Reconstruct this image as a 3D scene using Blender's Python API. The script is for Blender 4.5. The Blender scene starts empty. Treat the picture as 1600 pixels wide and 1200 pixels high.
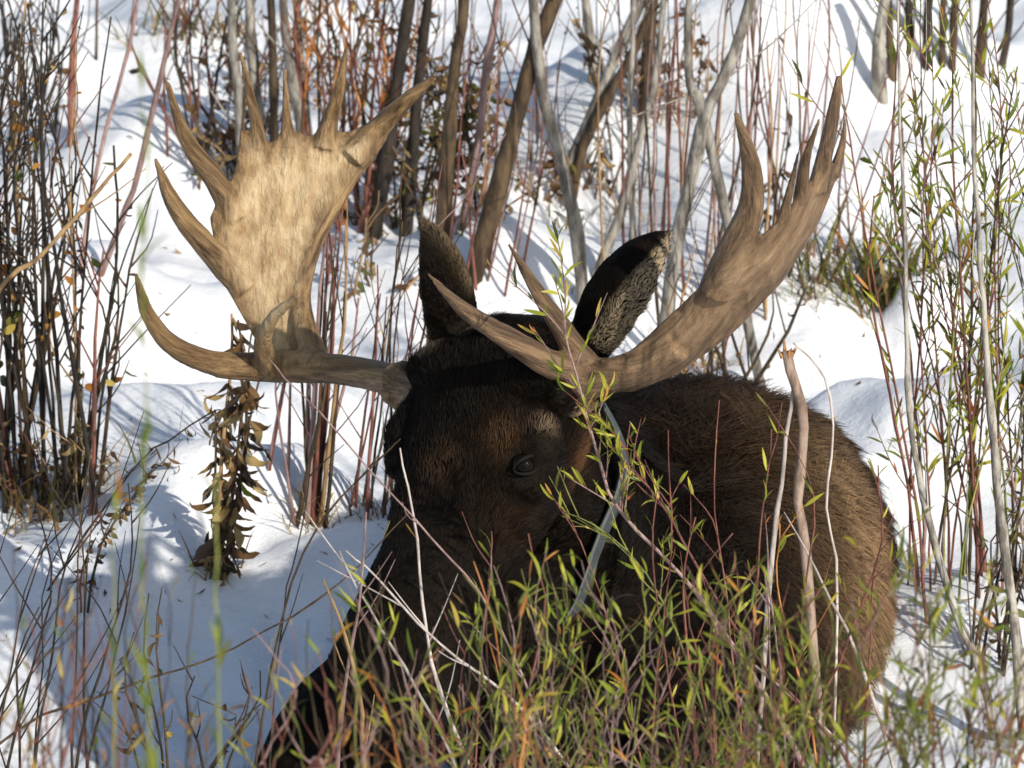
import bpy, bmesh, math, random
import numpy as np
from mathutils import Vector, Matrix

random.seed(7)
RNG = np.random.default_rng(11)
SC = bpy.context.scene
COL = SC.collection

# ------------------------------------------------------------------ camera
PITCH = math.radians(8.0)
FPX = 12630.0                                   # focal length in pixels of a 1600 px wide frame
TGT = np.array([0.0, 0.0, 0.87])
FWD = np.array([0.0, math.cos(PITCH), -math.sin(PITCH)])
UPV = np.array([0.0, math.sin(PITCH), math.cos(PITCH)])
RGT = np.array([1.0, 0.0, 0.0])
CAM = TGT - 15.0 * FWD
cd = bpy.data.cameras.new('camera')
cam = bpy.data.objects.new('camera', cd)
COL.objects.link(cam)
cam.location = CAM
cam.rotation_euler = (math.pi / 2 - PITCH, 0, 0)
cd.sensor_width = 36.0
cd.lens = 36.0 * FPX / 1600.0
cd.clip_start = 0.1
cd.clip_end = 2000.0
cd.dof.use_dof = True
cd.dof.focus_distance = 15.0
cd.dof.aperture_fstop = 12.0
SC.camera = cam

# ------------------------------------------------------------------ light
SUN_EL = math.radians(24.0)
SUN_AZ = math.radians(-56.0)                    # from +x towards the camera (-y)
TO_SUN = Vector((math.cos(SUN_EL) * math.cos(SUN_AZ), math.cos(SUN_EL) * math.sin(SUN_AZ), math.sin(SUN_EL)))
W = bpy.data.worlds.new('World')
SC.world = W
W.use_nodes = True
wn = W.node_tree.nodes
sky = wn.new('ShaderNodeTexSky')
sky.sky_type = 'NISHITA'
sky.sun_disc = False
sky.sun_elevation = SUN_EL
sky.sun_rotation = math.atan2(TO_SUN.x, TO_SUN.y)
wn['Background'].inputs[1].default_value = 0.15
W.node_tree.links.new(sky.outputs[0], wn['Background'].inputs[0])
sl = bpy.data.lights.new('sun', 'SUN')
sl.energy = 4.8
sl.angle = math.radians(0.6)
sl.color = (1.0, 0.935, 0.83)
so = bpy.data.objects.new('sun', sl)
COL.objects.link(so)
so.location = (6, -6, 8)
so.rotation_euler = TO_SUN.to_track_quat('Z', 'Y').to_euler()
SC.view_settings.view_transform = 'Standard'
SC.view_settings.look = 'None'
SC.view_settings.gamma = 1.0
SC.view_settings.exposure = -0.2
SC.render.engine = 'CYCLES'
SC.cycles.use_denoising = True
SC.cycles.max_bounces = 6
SC.cycles.transparent_max_bounces = 8

# ------------------------------------------------------------------ helpers: projection, noise, terrain
def ray(u, v):
    return FWD + (u - 800.0) / FPX * RGT + (600.0 - v) / FPX * UPV

def at(u, v, Y):
    """world point on the vertical plane y = Y that stands at photo position (u, v)"""
    d = ray(u, v)
    return CAM + d * ((Y - CAM[1]) / d[1])

def hash2(ix, iy, seed):
    n = (ix * 374761393 + iy * 668265263 + seed * 1442695041) & 0xFFFFFFFF
    n = ((n ^ (n >> 13)) * 1274126177) & 0xFFFFFFFF
    n = n ^ (n >> 16)
    return (n & 0xFFFF) / 65535.0

def vnoise(x, y, seed=0):
    x = np.asarray(x, float); y = np.asarray(y, float)
    ix = np.floor(x).astype(np.int64); iy = np.floor(y).astype(np.int64)
    fx = x - ix; fy = y - iy
    fx = fx * fx * fx * (fx * (fx * 6 - 15) + 10); fy = fy * fy * fy * (fy * (fy * 6 - 15) + 10)
    a = hash2(ix, iy, seed); b = hash2(ix + 1, iy, seed); c = hash2(ix, iy + 1, seed); d = hash2(ix + 1, iy + 1, seed)
    return (a + (b - a) * fx) * (1 - fy) + (c + (d - c) * fx) * fy - 0.5

_ty = np.linspace(-60, 420, 9601)
_tz = np.interp(_ty, [-60, -20, -15, -8, -4, -2, -1, 0, 1, 2, 4, 7, 12, 30, 60, 120, 200, 420],
                [1.1, 1.2, 1.1, .5, .08, -.03, -.03, 0, .14, .31, .63, 1.12, 2.0, 4.6, 8.0, 13, 18, 24])
_k = np.exp(-0.5 * (np.arange(-20, 21) / 8.0) ** 2); _k /= _k.sum()
_tz = np.convolve(np.pad(_tz, 20, mode='edge'), _k, mode='valid')
MOUNDS = []

def height(x, y):
    x = np.asarray(x, float); y = np.asarray(y, float)
    h = np.interp(y, _ty, _tz)
    calm = np.clip((y - 0.2) / 1.2, 0, 1)
    h = h + 0.16 * vnoise(x * 0.8 + 3.1, y * 0.62 + 1.7, 1) * calm
    h = h + 0.15 * vnoise(x * 1.9 + 0.3, y * 1.25 + 9.2, 2) * (0.3 + 0.7 * calm)
    h = h + 0.085 * vnoise(x * 4.3, y * 3.1, 3) * (.4 + .6 * calm)
    h = h - 0.05 * np.abs(vnoise(x * 2.7 + 5, y * 2.2 + 2, 7)) * calm
    h = h + 0.024 * vnoise(x * 11.0, y * 8.0, 4)
    h = h + 0.006 * vnoise(x * 27.0, y * 21.0, 5)
    for (mx, my, rx, ry, mh, p) in MOUNDS:
        d = ((x - mx) / rx) ** 2 + ((y - my) / ry) ** 2
        h = h + mh * np.exp(-d ** p)
    return h

def ground_hit(u, v):
    d = ray(u, v)
    t = np.linspace(12.0, 42.0, 1500)
    P = CAM[None, :] + d[None, :] * t[:, None]
    below = P[:, 2] < height(P[:, 0], P[:, 1])
    i = int(np.argmax(below)) if below.any() else len(t) - 1
    return P[i]

def mound(u, v, rx, ry, h, p=1.0):
    m = ground_hit(u, v)
    return (m[0], m[1], rx, ry, h, p)

MOUNDS += [mound(*m) for m in [
    (1330, 190, .42, .42, .26), (1180, 175, .25, .3, .10), (925, 190, .28, .30, .15), (1450, 110, .18, .25, .14),
    (60, 150, .40, .35, .20), (240, 240, .3, .3, .12), (1130, 300, .5, .25, .07),
    (265, 830, .22, .26, .09), (450, 800, .26, .22, .10), (372, 868, .085, .13, -.10), (560, 900, .3, .2, .06),
    (1500, 660, .45, .3, .10), (1240, 470, .35, .25, .09), (800, 420, .5, .3, .10), (160, 470, .5, .3, .12),
    (90, 560, .4, .25, -.08), (330, 640, .4, .2, .07), (60, 800, .25, .2, -.07), (490, 850, .09, .12, -.06),
    (1490, 820, .4, .25, -.08), (880, 310, .28, .12, -.10), (1380, 470, .16, .14, -.07),
    (1448, 530, .085, .09, .13, 2.0), (700, 330, .5, .25, -.06)]]

# ------------------------------------------------------------------ materials
def nodes_of(m):
    m.use_nodes = True
    nt = m.node_tree
    return nt, nt.nodes, nt.links, nt.nodes['Principled BSDF']

def ramp(n, stops):
    r = n.new('ShaderNodeValToRGB')
    els = r.color_ramp.elements
    while len(els) < len(stops):
        els.new(0.5)
    for e, (p, c) in zip(els, stops):
        e.position = p; e.color = (*c, 1)
    return r

def noise(n, l, scale, detail=4, vec=None, rough=0.55):
    t = n.new('ShaderNodeTexNoise')
    t.inputs['Scale'].default_value = scale
    t.inputs['Detail'].default_value = detail
    t.inputs['Roughness'].default_value = rough
    if vec is not None:
        l.new(vec, t.inputs['Vector'])
    return t

def coords(n, l, scale=(1, 1, 1), kind='Object'):
    tc = n.new('ShaderNodeTexCoord'); mp = n.new('ShaderNodeMapping')
    mp.inputs['Scale'].default_value = scale
    l.new(tc.outputs[kind], mp.inputs['Vector'])
    return mp.outputs['Vector']

def bump(n, l, b, src, strength, dist):
    bp = n.new('ShaderNodeBump')
    bp.inputs['Strength'].default_value = strength
    bp.inputs['Distance'].default_value = dist
    l.new(src, bp.inputs['Height']); l.new(bp.outputs['Normal'], b.inputs['Normal'])

def mat_snow():
    m = bpy.data.materials.new('snow'); nt, n, l, b = nodes_of(m)
    v = coords(n, l)
    t = noise(n, l, 3.0, 6, v)
    r = ramp(n, [(0.3, (.80, .82, .85)), (0.7, (.88, .89, .90))])
    l.new(t.outputs[0], r.inputs[0]); l.new(r.outputs[0], b.inputs['Base Color'])
    b.inputs['Roughness'].default_value = 0.62
    b.inputs['Specular IOR Level'].default_value = 0.35
    t1 = noise(n, l, 30.0, 5, v, 0.6); t2 = noise(n, l, 220.0, 3, v, 0.6)
    mx = n.new('ShaderNodeMath'); mx.operation = 'MULTIPLY_ADD'; mx.inputs[1].default_value = 0.25
    l.new(t2.outputs[0], mx.inputs[0]); l.new(t1.outputs[0], mx.inputs[2])
    bump(n, l, b, mx.outputs[0], 0.5, 0.012)
    return m

def mat_bark(name, c0, c1, rough=0.7, scale=40.0):
    m = bpy.data.materials.new(name); nt, n, l, b = nodes_of(m)
    v = coords(n, l, (1.0, 1.0, 0.35))
    t = noise(n, l, scale, 5, v, 0.65)
    r = ramp(n, [(0.40, c0), (0.60, c1)])
    l.new(t.outputs[0], r.inputs[0])
    oi = n.new('ShaderNodeObjectInfo')
    hs = n.new('ShaderNodeHueSaturation')
    mr = n.new('ShaderNodeMapRange'); mr.inputs[3].default_value = 0.75; mr.inputs[4].default_value = 1.3
    l.new(oi.outputs['Random'], mr.inputs[0]); l.new(mr.outputs[0], hs.inputs['Value'])
    l.new(r.outputs[0], hs.inputs['Color']); l.new(hs.outputs[0], b.inputs['Base Color'])
    b.inputs['Roughness'].default_value = rough
    b.inputs['Specular IOR Level'].default_value = 0.3
    bump(n, l, b, t.outputs[0], 0.9, 0.006)
    return m

def mat_leaf(name, c0, c1, trans=0.35):
    m = bpy.data.materials.new(name); nt, n, l, b = nodes_of(m)
    v = coords(n, l, (1, 1, 1), 'Object')
    oi = n.new('ShaderNodeObjectInfo')
    geo = n.new('ShaderNodeNewGeometry')
    ad = n.new('ShaderNodeMath'); ad.operation = 'ADD'
    l.new(oi.outputs['Random'], ad.inputs[0]); l.new(geo.outputs['Random Per Island'], ad.inputs[1])
    fr = n.new('ShaderNodeMath'); fr.operation = 'FRACT'; l.new(ad.outputs[0], fr.inputs[0])
    r = ramp(n, [(0.05, c0), (0.95, c1)])
    l.new(fr.outputs[0], r.inputs[0]); l.new(r.outputs[0], b.inputs['Base Color'])
    b.inputs['Roughness'].default_value = 0.5
    tr = n.new('ShaderNodeBsdfTranslucent'); l.new(r.outputs[0], tr.inputs['Color'])
    mx = n.new('ShaderNodeMixShader'); mx.inputs[0].default_value = trans
    l.new(b.outputs[0], mx.inputs[1]); l.new(tr.outputs[0], mx.inputs[2])
    l.new(mx.outputs[0], n['Material Output'].inputs['Surface'])
    return m

BARK = {
    'grey': mat_bark('bark_grey', (.12, .105, .088), (.40, .37, .32)),
    'pale': mat_bark('bark_pale', (.30, .25, .22), (.50, .44, .40)),
    'brown': mat_bark('bark_brown', (.030, .019, .010), (.095, .062, .033)),
    'dark': mat_bark('bark_dark', (.012, .009, .007), (.045, .032, .022)),
    'red': mat_bark('bark_red', (.10, .034, .027), (.23, .088, .06), 0.5),
    'mauve': mat_bark('bark_mauve', (.17, .10, .09), (.33, .22, .20), 0.5),
    'tan': mat_bark('bark_tan', (.22, .13, .06), (.40, .26, .12)),
    'orange': mat_bark('bark_orange', (.36, .13, .035), (.55, .24, .07), 0.5),
    'green': mat_bark('bark_green', (.12, .14, .03), (.26, .26, .07), 0.5),
    'wood': mat_bark('torn_wood', (.42, .17, .05), (.62, .33, .13), 0.7),
}
LEAFM = {
    'green': mat_leaf('leaf_green', (.11, .165, .012), (.26, .30, .025)),
    'lime': mat_leaf('leaf_lime', (.29, .31, .022), (.52, .47, .05)),
    'olive': mat_leaf('leaf_olive', (.06, .075, .012), (.17, .16, .025)),
    'yellow': mat_leaf('leaf_yellow', (.45, .30, .04), (.55, .42, .10)),
    'orange': mat_leaf('leaf_orange', (.42, .14, .022), (.56, .27, .05)),
    'brown': mat_leaf('leaf_brown', (.085, .042, .015), (.22, .12, .045), 0.2),
    'dark': mat_leaf('leaf_dark', (.03, .018, .010), (.08, .045, .02), 0.15),
    'straw': mat_leaf('leaf_straw', (.26, .17, .06), (.45, .32, .13), 0.25),
}
SNOW = mat_snow()

# ------------------------------------------------------------------ object helpers
def link_mesh(name, verts, faces, mat, parent=None, smooth=True, ploc=None):
    me = bpy.data.meshes.new(name)
    me.from_pydata([tuple(v) for v in verts], [], [tuple(f) for f in faces])
    if smooth:
        me.polygons.foreach_set('use_smooth', np.ones(len(me.polygons), bool))
    if mat is not None:
        me.materials.append(mat)
    return link_obj(name, me, parent)

def link_obj(name, me, parent=None):
    o = bpy.data.objects.new(name, me)
    COL.objects.link(o)
    if parent is not None:
        o.parent = parent
        if parent.type == 'EMPTY':
            o.matrix_parent_inverse = Matrix.Translation(-parent.location)
    return o

def tag(o, label=None, cat=None, group=None, kind=None):
    if label: o['label'] = label
    if cat: o['category'] = cat
    if group: o['group'] = group
    if kind: o['kind'] = kind
    return o

def thing(name, label, cat, loc, group=None):
    o = bpy.data.objects.new(name, None)
    COL.objects.link(o)
    o.empty_display_size = 0.1
    o.location = Vector(loc)
    return tag(o, label, cat, group)

def catmull(P, n):
    P = np.asarray(P, float)
    if len(P) == 2:
        t = np.linspace(0, 1, n)[:, None]
        return P[0] * (1 - t) + P[1] * t
    Q = np.vstack([2 * P[0] - P[1], P, 2 * P[-1] - P[-2]])
    seg = len(P) - 1
    out = []
    for tt in np.linspace(0, seg, n):
        i = min(int(tt), seg - 1); t = tt - i
        a, b, c, d = Q[i], Q[i + 1], Q[i + 2], Q[i + 3]
        out.append(0.5 * ((2 * b) + (c - a) * t + (2 * a - 5 * b + 4 * c - d) * t * t + (3 * b - a - 3 * c + d) * t ** 3))
    return np.array(out)

def tube(P, R, sides=6, V=None, F=None, cap=True):
    """tapered tube along P with radii R; appended to V, F"""
    V = [] if V is None else V; F = [] if F is None else F
    P = np.asarray(P, float); n = len(P)
    T = np.gradient(P, axis=0); T /= np.linalg.norm(T, axis=1)[:, None] + 1e-9
    ref = np.array([0.0, 1.0, 0.0]) if abs(T[0][1]) < 0.9 else np.array([1.0, 0, 0])
    base = len(V)
    for i in range(n):
        a = np.cross(T[i], ref); a /= np.linalg.norm(a) + 1e-9
        b = np.cross(T[i], a); ref = np.cross(a, T[i])
        ra, rb = R[i] if np.ndim(R[i]) else (R[i], R[i])
        for k in range(sides):
            an = 2 * math.pi * k / sides
            V.append(P[i] + a * math.cos(an) * ra + b * math.sin(an) * rb)
    for i in range(n - 1):
        for k in range(sides):
            k2 = (k + 1) % sides
            F.append((base + i * sides + k, base + i * sides + k2, base + (i + 1) * sides + k2, base + (i + 1) * sides + k))
    if cap:
        F.append(tuple(base + k for k in range(sides))[::-1])
        F.append(tuple(base + (n - 1) * sides + k for k in range(sides)))
    return V, F

# ------------------------------------------------------------------ leaves: a few shared shapes, many objects
def leaf_shape(kind, curl, twist):
    V, F = [], []
    n = 7
    for i in range(n):
        t = i / (n - 1)
        if kind == 'narrow': w = 0.5 * (math.sin(math.pi * min(1, t ** 0.8)) ** 0.8) + 0.03
        elif kind == 'oval': w = 0.5 * math.sin(math.pi * t ** 0.85) ** 0.7 + 0.02
        else: w = 0.5 * (math.sin(math.pi * t) ** 0.6) * (0.75 + 0.25 * math.cos(9 * t + curl)) + 0.04
        a = curl * t
        x = math.sin(a) / curl if abs(curl) > .05 else t
        z = (1 - math.cos(a)) / curl if abs(curl) > .05 else 0
        tw = twist * t
        for s in (-1, 0, 1):
            yy = s * w; zz = 0.10 * abs(s) * (w * 2)
            y2 = yy * math.cos(tw) - zz * math.sin(tw); z2 = yy * math.sin(tw) + zz * math.cos(tw)
            V.append((x, y2, z + z2 * 0.16))
    for i in range(n - 1):
        for s in range(2):
            F.append((i * 3 + s, i * 3 + s + 1, (i + 1) * 3 + s + 1, (i + 1) * 3 + s))
    return np.array(V), F

SHAPES = {
    'narrow': [leaf_shape('narrow', c, t) for c, t in ((.5, .3), (-.6, .5), (1.1, -.6), (.2, .9), (-1.2, .2))],
    'oval': [leaf_shape('oval', c, t) for c, t in ((.5, .2), (-.6, .4), (.9, -.4))],
    'dried': [leaf_shape('dried', c, t) for c, t in ((.8, 1.2), (-1.0, 2.0), (1.6, -1.8), (-2.2, .6), (2.9, 1.0), (-.4, -2.4), (1.2, 3.0))],
}
_leafmesh = {}

def leaf_mesh(shape, k, mk):
    key = (shape, k, mk)
    if key not in _leafmesh:
        V, F = SHAPES[shape][k]
        me = bpy.data.meshes.new('leaf')
        me.from_pydata([tuple(v) for v in V], [], F)
        me.polygons.foreach_set('use_smooth', np.ones(len(F), bool))
        me.materials.append(LEAFM[mk])
        _leafmesh[key] = me
    return _leafmesh[key]

def leaf_frame(pos, d, roll, L, Wd):
    d = d / (np.linalg.norm(d) + 1e-9)
    r = np.array([0, 0, 1.0]) if abs(d[2]) < .93 else np.array([1.0, 0, 0])
    y = np.cross(r, d); y /= np.linalg.norm(y); z = np.cross(d, y)
    y2 = y * math.cos(roll) + z * math.sin(roll); z2 = -y * math.sin(roll) + z * math.cos(roll)
    return np.array([[d[0] * L, y2[0] * Wd, z2[0] * L, pos[0]], [d[1] * L, y2[1] * Wd, z2[1] * L, pos[1]],
                     [d[2] * L, y2[2] * Wd, z2[2] * L, pos[2]], [0, 0, 0, 1]])

def put_leaves(leaves, owner, limit):
    """leaves: (matrix, shape, k, material, stem). The largest become objects of their own under their stem, the rest one mesh."""
    leaves = sorted(leaves, key=lambda q: -np.linalg.norm(q[0][:3, 0]) * (1 / max(4.0, q[0][1, 3] - CAM[1])))
    for (M, s, k, mk, stem) in leaves[:limit]:
        o = bpy.data.objects.new('leaf', leaf_mesh(s, k, mk))
        COL.objects.link(o)
        o.parent = stem
        o.matrix_basis = Matrix(M.tolist())
    rest = leaves[limit:]
    if rest:
        V, F, MI = [], [], []; mats = []
        n0 = 0
        for (M, s, k, mk, stem) in rest:
            v, f = SHAPES[s][k]
            V.append(v @ M[:3, :3].T + M[:3, 3])
            F += [tuple(i + n0 for i in q) for q in f]
            if mk not in mats: mats.append(mk)
            MI += [mats.index(mk)] * len(f)
            n0 += len(v)
        o = link_mesh('leaves', np.vstack(V), F, None, owner)
        for mk in mats: o.data.materials.append(LEAFM[mk])
        o.data.polygons.foreach_set('material_index', MI)
        tag(o, kind='stuff')

def pick(pal):
    ks = list(pal.keys()); ws = list(pal.values())
    return random.choices(ks, ws)[0]

def leaves_on(P, spec, stem, out):
    """scatter leaves along the polyline P (from base to tip)"""
    P = np.asarray(P); seg = np.linalg.norm(np.diff(P, axis=0), axis=1); s = np.concatenate([[0], np.cumsum(seg)])
    tot = s[-1]; L0, L1 = spec.get('len', (.03, .05)); a, b = spec.get('span', (.3, 1.0))
    n = np.random.default_rng(random.randrange(1 << 30)).poisson(max(0.01, tot * (b - a) * spec['dens']))
    for i in range(n):
        q = tot * (a + (b - a) * random.random())
        p = np.array([np.interp(q, s, P[:, c]) for c in range(3)])
        p2 = np.array([np.interp(min(tot, q + .01), s, P[:, c]) for c in range(3)])
        t = p2 - p
        t = t / (np.linalg.norm(t) + 1e-9) if np.linalg.norm(t) > 1e-6 else np.array([0, 0, 1.0])
        rnd = np.array([random.gauss(0, 1) for _ in range(3)])
        rnd -= t * rnd.dot(t); rnd /= np.linalg.norm(rnd) + 1e-9
        d = t * spec.get('along', .8) + rnd * spec.get('out', .6) + np.array([0, 0, spec.get('droop', 0.0)])
        L = random.uniform(L0, L1); wd = L * spec.get('ratio', .13) * random.uniform(.75, 1.25)
        sh = spec.get('shape', 'narrow')
        out.append((leaf_frame(p, d, random.uniform(0, 6.28), L, wd), sh, random.randrange(len(SHAPES[sh])), pick(spec['pal']), stem))

# ------------------------------------------------------------------ stems
def grow(px, Y=None, lean=None, wander=0.004, n=None):
    """px: photo positions from base to tip. The base stands on the ground it is seen on, or (Y given) the stem goes down to the ground below."""
    if Y is None:
        g = ground_hit(*px[0]); Y0 = g[1]
    else:
        Y0 = Y
    lean = random.uniform(-.12, .12) if lean is None else lean
    pts = []
    z0 = None
    for (u, v) in px:
        p = at(u, v, Y0)
        if z0 is None: z0 = p[2]
        p = at(u, v, Y0 + lean * (p[2] - z0))
        pts.append(p)
    pts = np.array(pts)
    gz = float(height(pts[0][0], pts[0][1]))
    if pts[0][2] - gz > 0.02:
        d = pts[0] - pts[1]; d = d / (np.linalg.norm(d) + 1e-9)
        dz = pts[0][2] - gz + .03
        foot = np.array([pts[0][0] + d[0] / max(.25, -d[2]) * dz * .5 if d[2] < 0 else pts[0][0], pts[0][1], 0])
        foot[2] = float(height(foot[0], foot[1])) - .03
        pts = np.vstack([foot, pts])
    else:
        pts[0][2] = gz - .03
    ln = np.linalg.norm(np.diff(pts, axis=0), axis=1).sum()
    n = n or max(6, min(26, int(ln / .06)))
    C = catmull(pts, n)
    if wander:
        w = np.cumsum(RNG.normal(0, 1, (n, 3)), axis=0); w -= np.linspace(0, 1, n)[:, None] * w[-1]
        C = C + w * wander * .5
    return C

def pxw(w, Y):
    return w / FPX * (Y - CAM[1])

def stem_obj(parent, C, w, bark, taper=.55, sides=7, name='stem', tipcut=False):
    Y = C[len(C) // 2][1]
    r = pxw(w, Y) * .5
    t = np.linspace(0, 1, len(C))
    R = r * (1.12 - t * (1.12 - taper)) * (1 + .07 * RNG.normal(0, 1, len(C)))
    # swollen nodes
    for q in range(max(1, len(C) // 7)):
        R[random.randrange(len(C))] *= 1.18
    V, F = tube(C, R, sides)
    return link_mesh(name, V, F, BARK[bark], parent)

def twigs(parent_stem, C, n, w, bark, length=(.1, .3), span=(.25, .95), up=.9, spread=.7, leafspec=None, out=None, dry=0):
    for _ in range(n):
        t = random.uniform(*span); i = t * (len(C) - 1); i0 = int(i); p = C[i0] + (C[min(i0 + 1, len(C) - 1)] - C[i0]) * (i - i0)
        tan = C[min(i0 + 1, len(C) - 1)] - C[max(i0 - 1, 0)]; tan /= np.linalg.norm(tan) + 1e-9
        an = random.uniform(0, 6.28)
        d = tan * up + np.array([math.cos(an), math.sin(an) * .6, random.uniform(-.1, .3)]) * spread
        d /= np.linalg.norm(d); L = random.uniform(*length)
        b = np.array([random.gauss(0, .12), random.gauss(0, .12), random.uniform(0, .2)])
        P = catmull([p, p + d * L * .5, p + (d + b) * L], 6)
        V, F = tube(P, np.linspace(w, w * .4, 6), 4)
        o = link_mesh('twig', V, F, BARK[bark], parent_stem)
        if leafspec is not None:
            leaves_on(P, leafspec, parent_stem, out)

def plant(name, label, cat, stems, group=None, leaf_limit=300, leafspec=None, extra=None):
    """stems: dicts with px, w, bark and options; returns the thing"""
    built = []
    for s in stems:
        C = grow(s['px'], s.get('Y'), s.get('lean'), s.get('wander', .004))
        built.append((s, C))
    base = min((C[0] for s, C in built), key=lambda p: p[2])
    root = thing(name, label, cat, (built[0][1][0][0], built[0][1][0][1], float(height(built[0][1][0][0], built[0][1][0][1]))), group)
    leaves = []
    for s, C in built:
        o = stem_obj(root, C, s['w'], s['bark'], s.get('taper', .55), s.get('sides', 7), s.get('name', 'stem'))
        if s.get('twigs'):
            twigs(o, C, s['twigs'], pxw(s.get('tw', 3), C[0][1]) * .5, s.get('tbark', s['bark']), s.get('tlen', (.1, .3)), s.get('tspan', (.25, .95)),
                  s.get('tup', .9), s.get('tspread', .7), s.get('tleaf'), leaves)
        ls = s.get('leaf', leafspec)
        if ls: leaves_on(C, ls, o, leaves)
    if extra: extra(root, built, leaves)
    if leaves: put_leaves(leaves, root, leaf_limit)
    return root

def shoots(base, n, spread, hpx, lean=(0, 40), w=(4, 7), bark=None, Y=None, bow=25, **kw):
    """n thin shoots growing from about one root"""
    bark = bark or {'red': 1}
    out = []
    for i in range(n):
        u = base[0] + random.gauss(0, 1) * spread[0]; v = base[1] + random.gauss(0, 1) * spread[1]
        h = random.uniform(*hpx); ln = random.gauss(*lean)
        b = random.gauss(0, bow)
        d = dict(px=[(u, v), (u + ln * .4 + b * .5, v - h * .35), (u + ln * .75 + b, v - h * .7), (u + ln, v - h)],
                 w=random.uniform(*w), bark=pick(bark), taper=.4, sides=5, Y=None if Y is None else Y + random.gauss(0, .06))
        d.update(kw); out.append(d)
    return out

def tuft(name, label, cat, base, n, size, pal, spread, Y=None, group=None, wid=.09, arch=.7):
    """a tuft of arching grass blades"""
    g = ground_hit(*base) if Y is None else at(base[0], base[1], Y)
    g[2] = float(height(g[0], g[1]))
    root = thing(name, label, cat, g, group)
    V, F, MI, mats = [], [], [], []
    for i in range(n):
        bx = g[0] + random.gauss(0, spread); by = g[1] + random.gauss(0, spread * .8)
        bz = float(height(bx, by)) - .01
        an = random.uniform(0, 6.28); L = random.uniform(*size) * random.uniform(.6, 1.1)
        d = np.array([math.cos(an), math.sin(an), 0])
        tilt = abs(random.gauss(0, .35)); bend = random.uniform(.1, 1.9) * arch * 1.4
        w = L * wid * random.uniform(.3, .7) * .5
        side = np.array([-d[1], d[0], 0]); ra = random.uniform(0, 6.28); side = side * math.cos(ra) + d * math.sin(ra) * .8
        n0 = len(V); p = np.array([bx, by, bz])
        for j in range(7):
            t = j / 6; th = tilt + bend * t
            if j: p = p + L / 6 * (d * math.sin(th) + np.array([0, 0, 1]) * math.cos(th))
            ww = w * (1 - t) ** .6 + .0004
            V += [p - side * ww, p + side * ww]
        mk = pick(pal)
        if mk not in mats: mats.append(mk)
        for j in range(6):
            F.append((n0 + 2 * j, n0 + 2 * j + 1, n0 + 2 * j + 3, n0 + 2 * j + 2)); MI.append(mats.index(mk))
    o = link_mesh('blades', V, F, None, root)
    for mk in mats: o.data.materials.append(LEAFM[mk])
    o.data.polygons.foreach_set('material_index', MI)
    tag(o, kind='stuff')
    return root

# ------------------------------------------------------------------ ground
def build_ground():
    xs = np.concatenate([-np.geomspace(400, 2.6, 46), np.arange(-2.5, 2.5, .022), np.geomspace(2.6, 400, 46)])
    ys = np.concatenate([np.linspace(-60, -3, 60), np.arange(-2.9, .2, .08), np.arange(.25, 7.4, .028), np.geomspace(7.5, 410, 70)])
    X, Yg = np.meshgrid(xs, ys)
    Z = height(X, Yg)
    nx, ny = len(xs), len(ys)
    idx = np.arange(nx * ny).reshape(ny, nx)
    quads = np.stack([idx[:-1, :-1], idx[:-1, 1:], idx[1:, 1:], idx[1:, :-1]], -1).reshape(-1, 4)
    me = bpy.data.meshes.new('snow_ground')
    me.vertices.add(nx * ny)
    me.vertices.foreach_set('co', np.stack([X, Yg, Z], -1).astype(np.float32).ravel())
    me.loops.add(quads.size); me.loops.foreach_set('vertex_index', quads.ravel().astype(np.int32))
    me.polygons.add(len(quads)); me.polygons.foreach_set('loop_start', np.arange(0, quads.size, 4, dtype=np.int32))
    me.update(calc_edges=True); me.validate()
    me.polygons.foreach_set('use_smooth', np.ones(len(quads), bool))
    me.materials.append(SNOW)
    tag(link_obj('snow_ground', me), 'snow covered hillside with soft mounds and hollows', 'ground', kind='structure')

build_ground()

# ================================================================== the moose
from mathutils.bvhtree import BVHTree

def remesh(name, V, F, voxel, smooth=6, factor=.5):
    me = bpy.data.meshes.new(name + '_raw')
    me.from_pydata([tuple(v) for v in V], [], [tuple(f) for f in F])
    me.update()
    o = bpy.data.objects.new(name + '_raw', me)
    COL.objects.link(o)
    m = o.modifiers.new('r', 'REMESH'); m.mode = 'VOXEL'; m.voxel_size = voxel; m.adaptivity = 0
    s = o.modifiers.new('s', 'SMOOTH'); s.iterations = smooth; s.factor = factor
    dg = bpy.context.evaluated_depsgraph_get()
    out = bpy.data.meshes.new_from_object(o.evaluated_get(dg))
    bpy.data.objects.remove(o); bpy.data.meshes.remove(me)
    out.name = name
    out.polygons.foreach_set('use_smooth', np.ones(len(out.polygons), bool))
    return out

def get_co(me):
    a = np.empty(len(me.vertices) * 3, np.float32); me.vertices.foreach_get('co', a); return a.reshape(-1, 3).astype(float)

def get_no(me):
    a = np.empty(len(me.vertices) * 3, np.float32); me.vertices.foreach_get('normal', a); return a.reshape(-1, 3).astype(float)

def loft(rings, V, F):
    base = len(V); m = len(rings[0])
    for r in rings: V.extend(list(r))
    for i in range(len(rings) - 1):
        for k in range(m):
            k2 = (k + 1) % m
            F.append((base + i * m + k, base + i * m + k2, base + (i + 1) * m + k2, base + (i + 1) * m + k))
    F.append(tuple(base + k for k in range(m))[::-1]); F.append(tuple(base + (len(rings) - 1) * m + k for k in range(m)))

def nrm(v):
    v = np.asarray(v, float); return v / np.linalg.norm(v)

HO = at(808, 590, 0.05)                          # poll of the head
HF = nrm((-.29, -.36, -.56))                     # towards the muzzle
_d = np.array([-.45, -.62, .60]); _d = _d - HF * _d.dot(HF); HD = nrm(_d)
HS = np.cross(HD, HF)                            # the animal's left
def hp(s, l, d): return HO + HF * s + HS * l + HD * d

BV, BF = [], []
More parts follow.
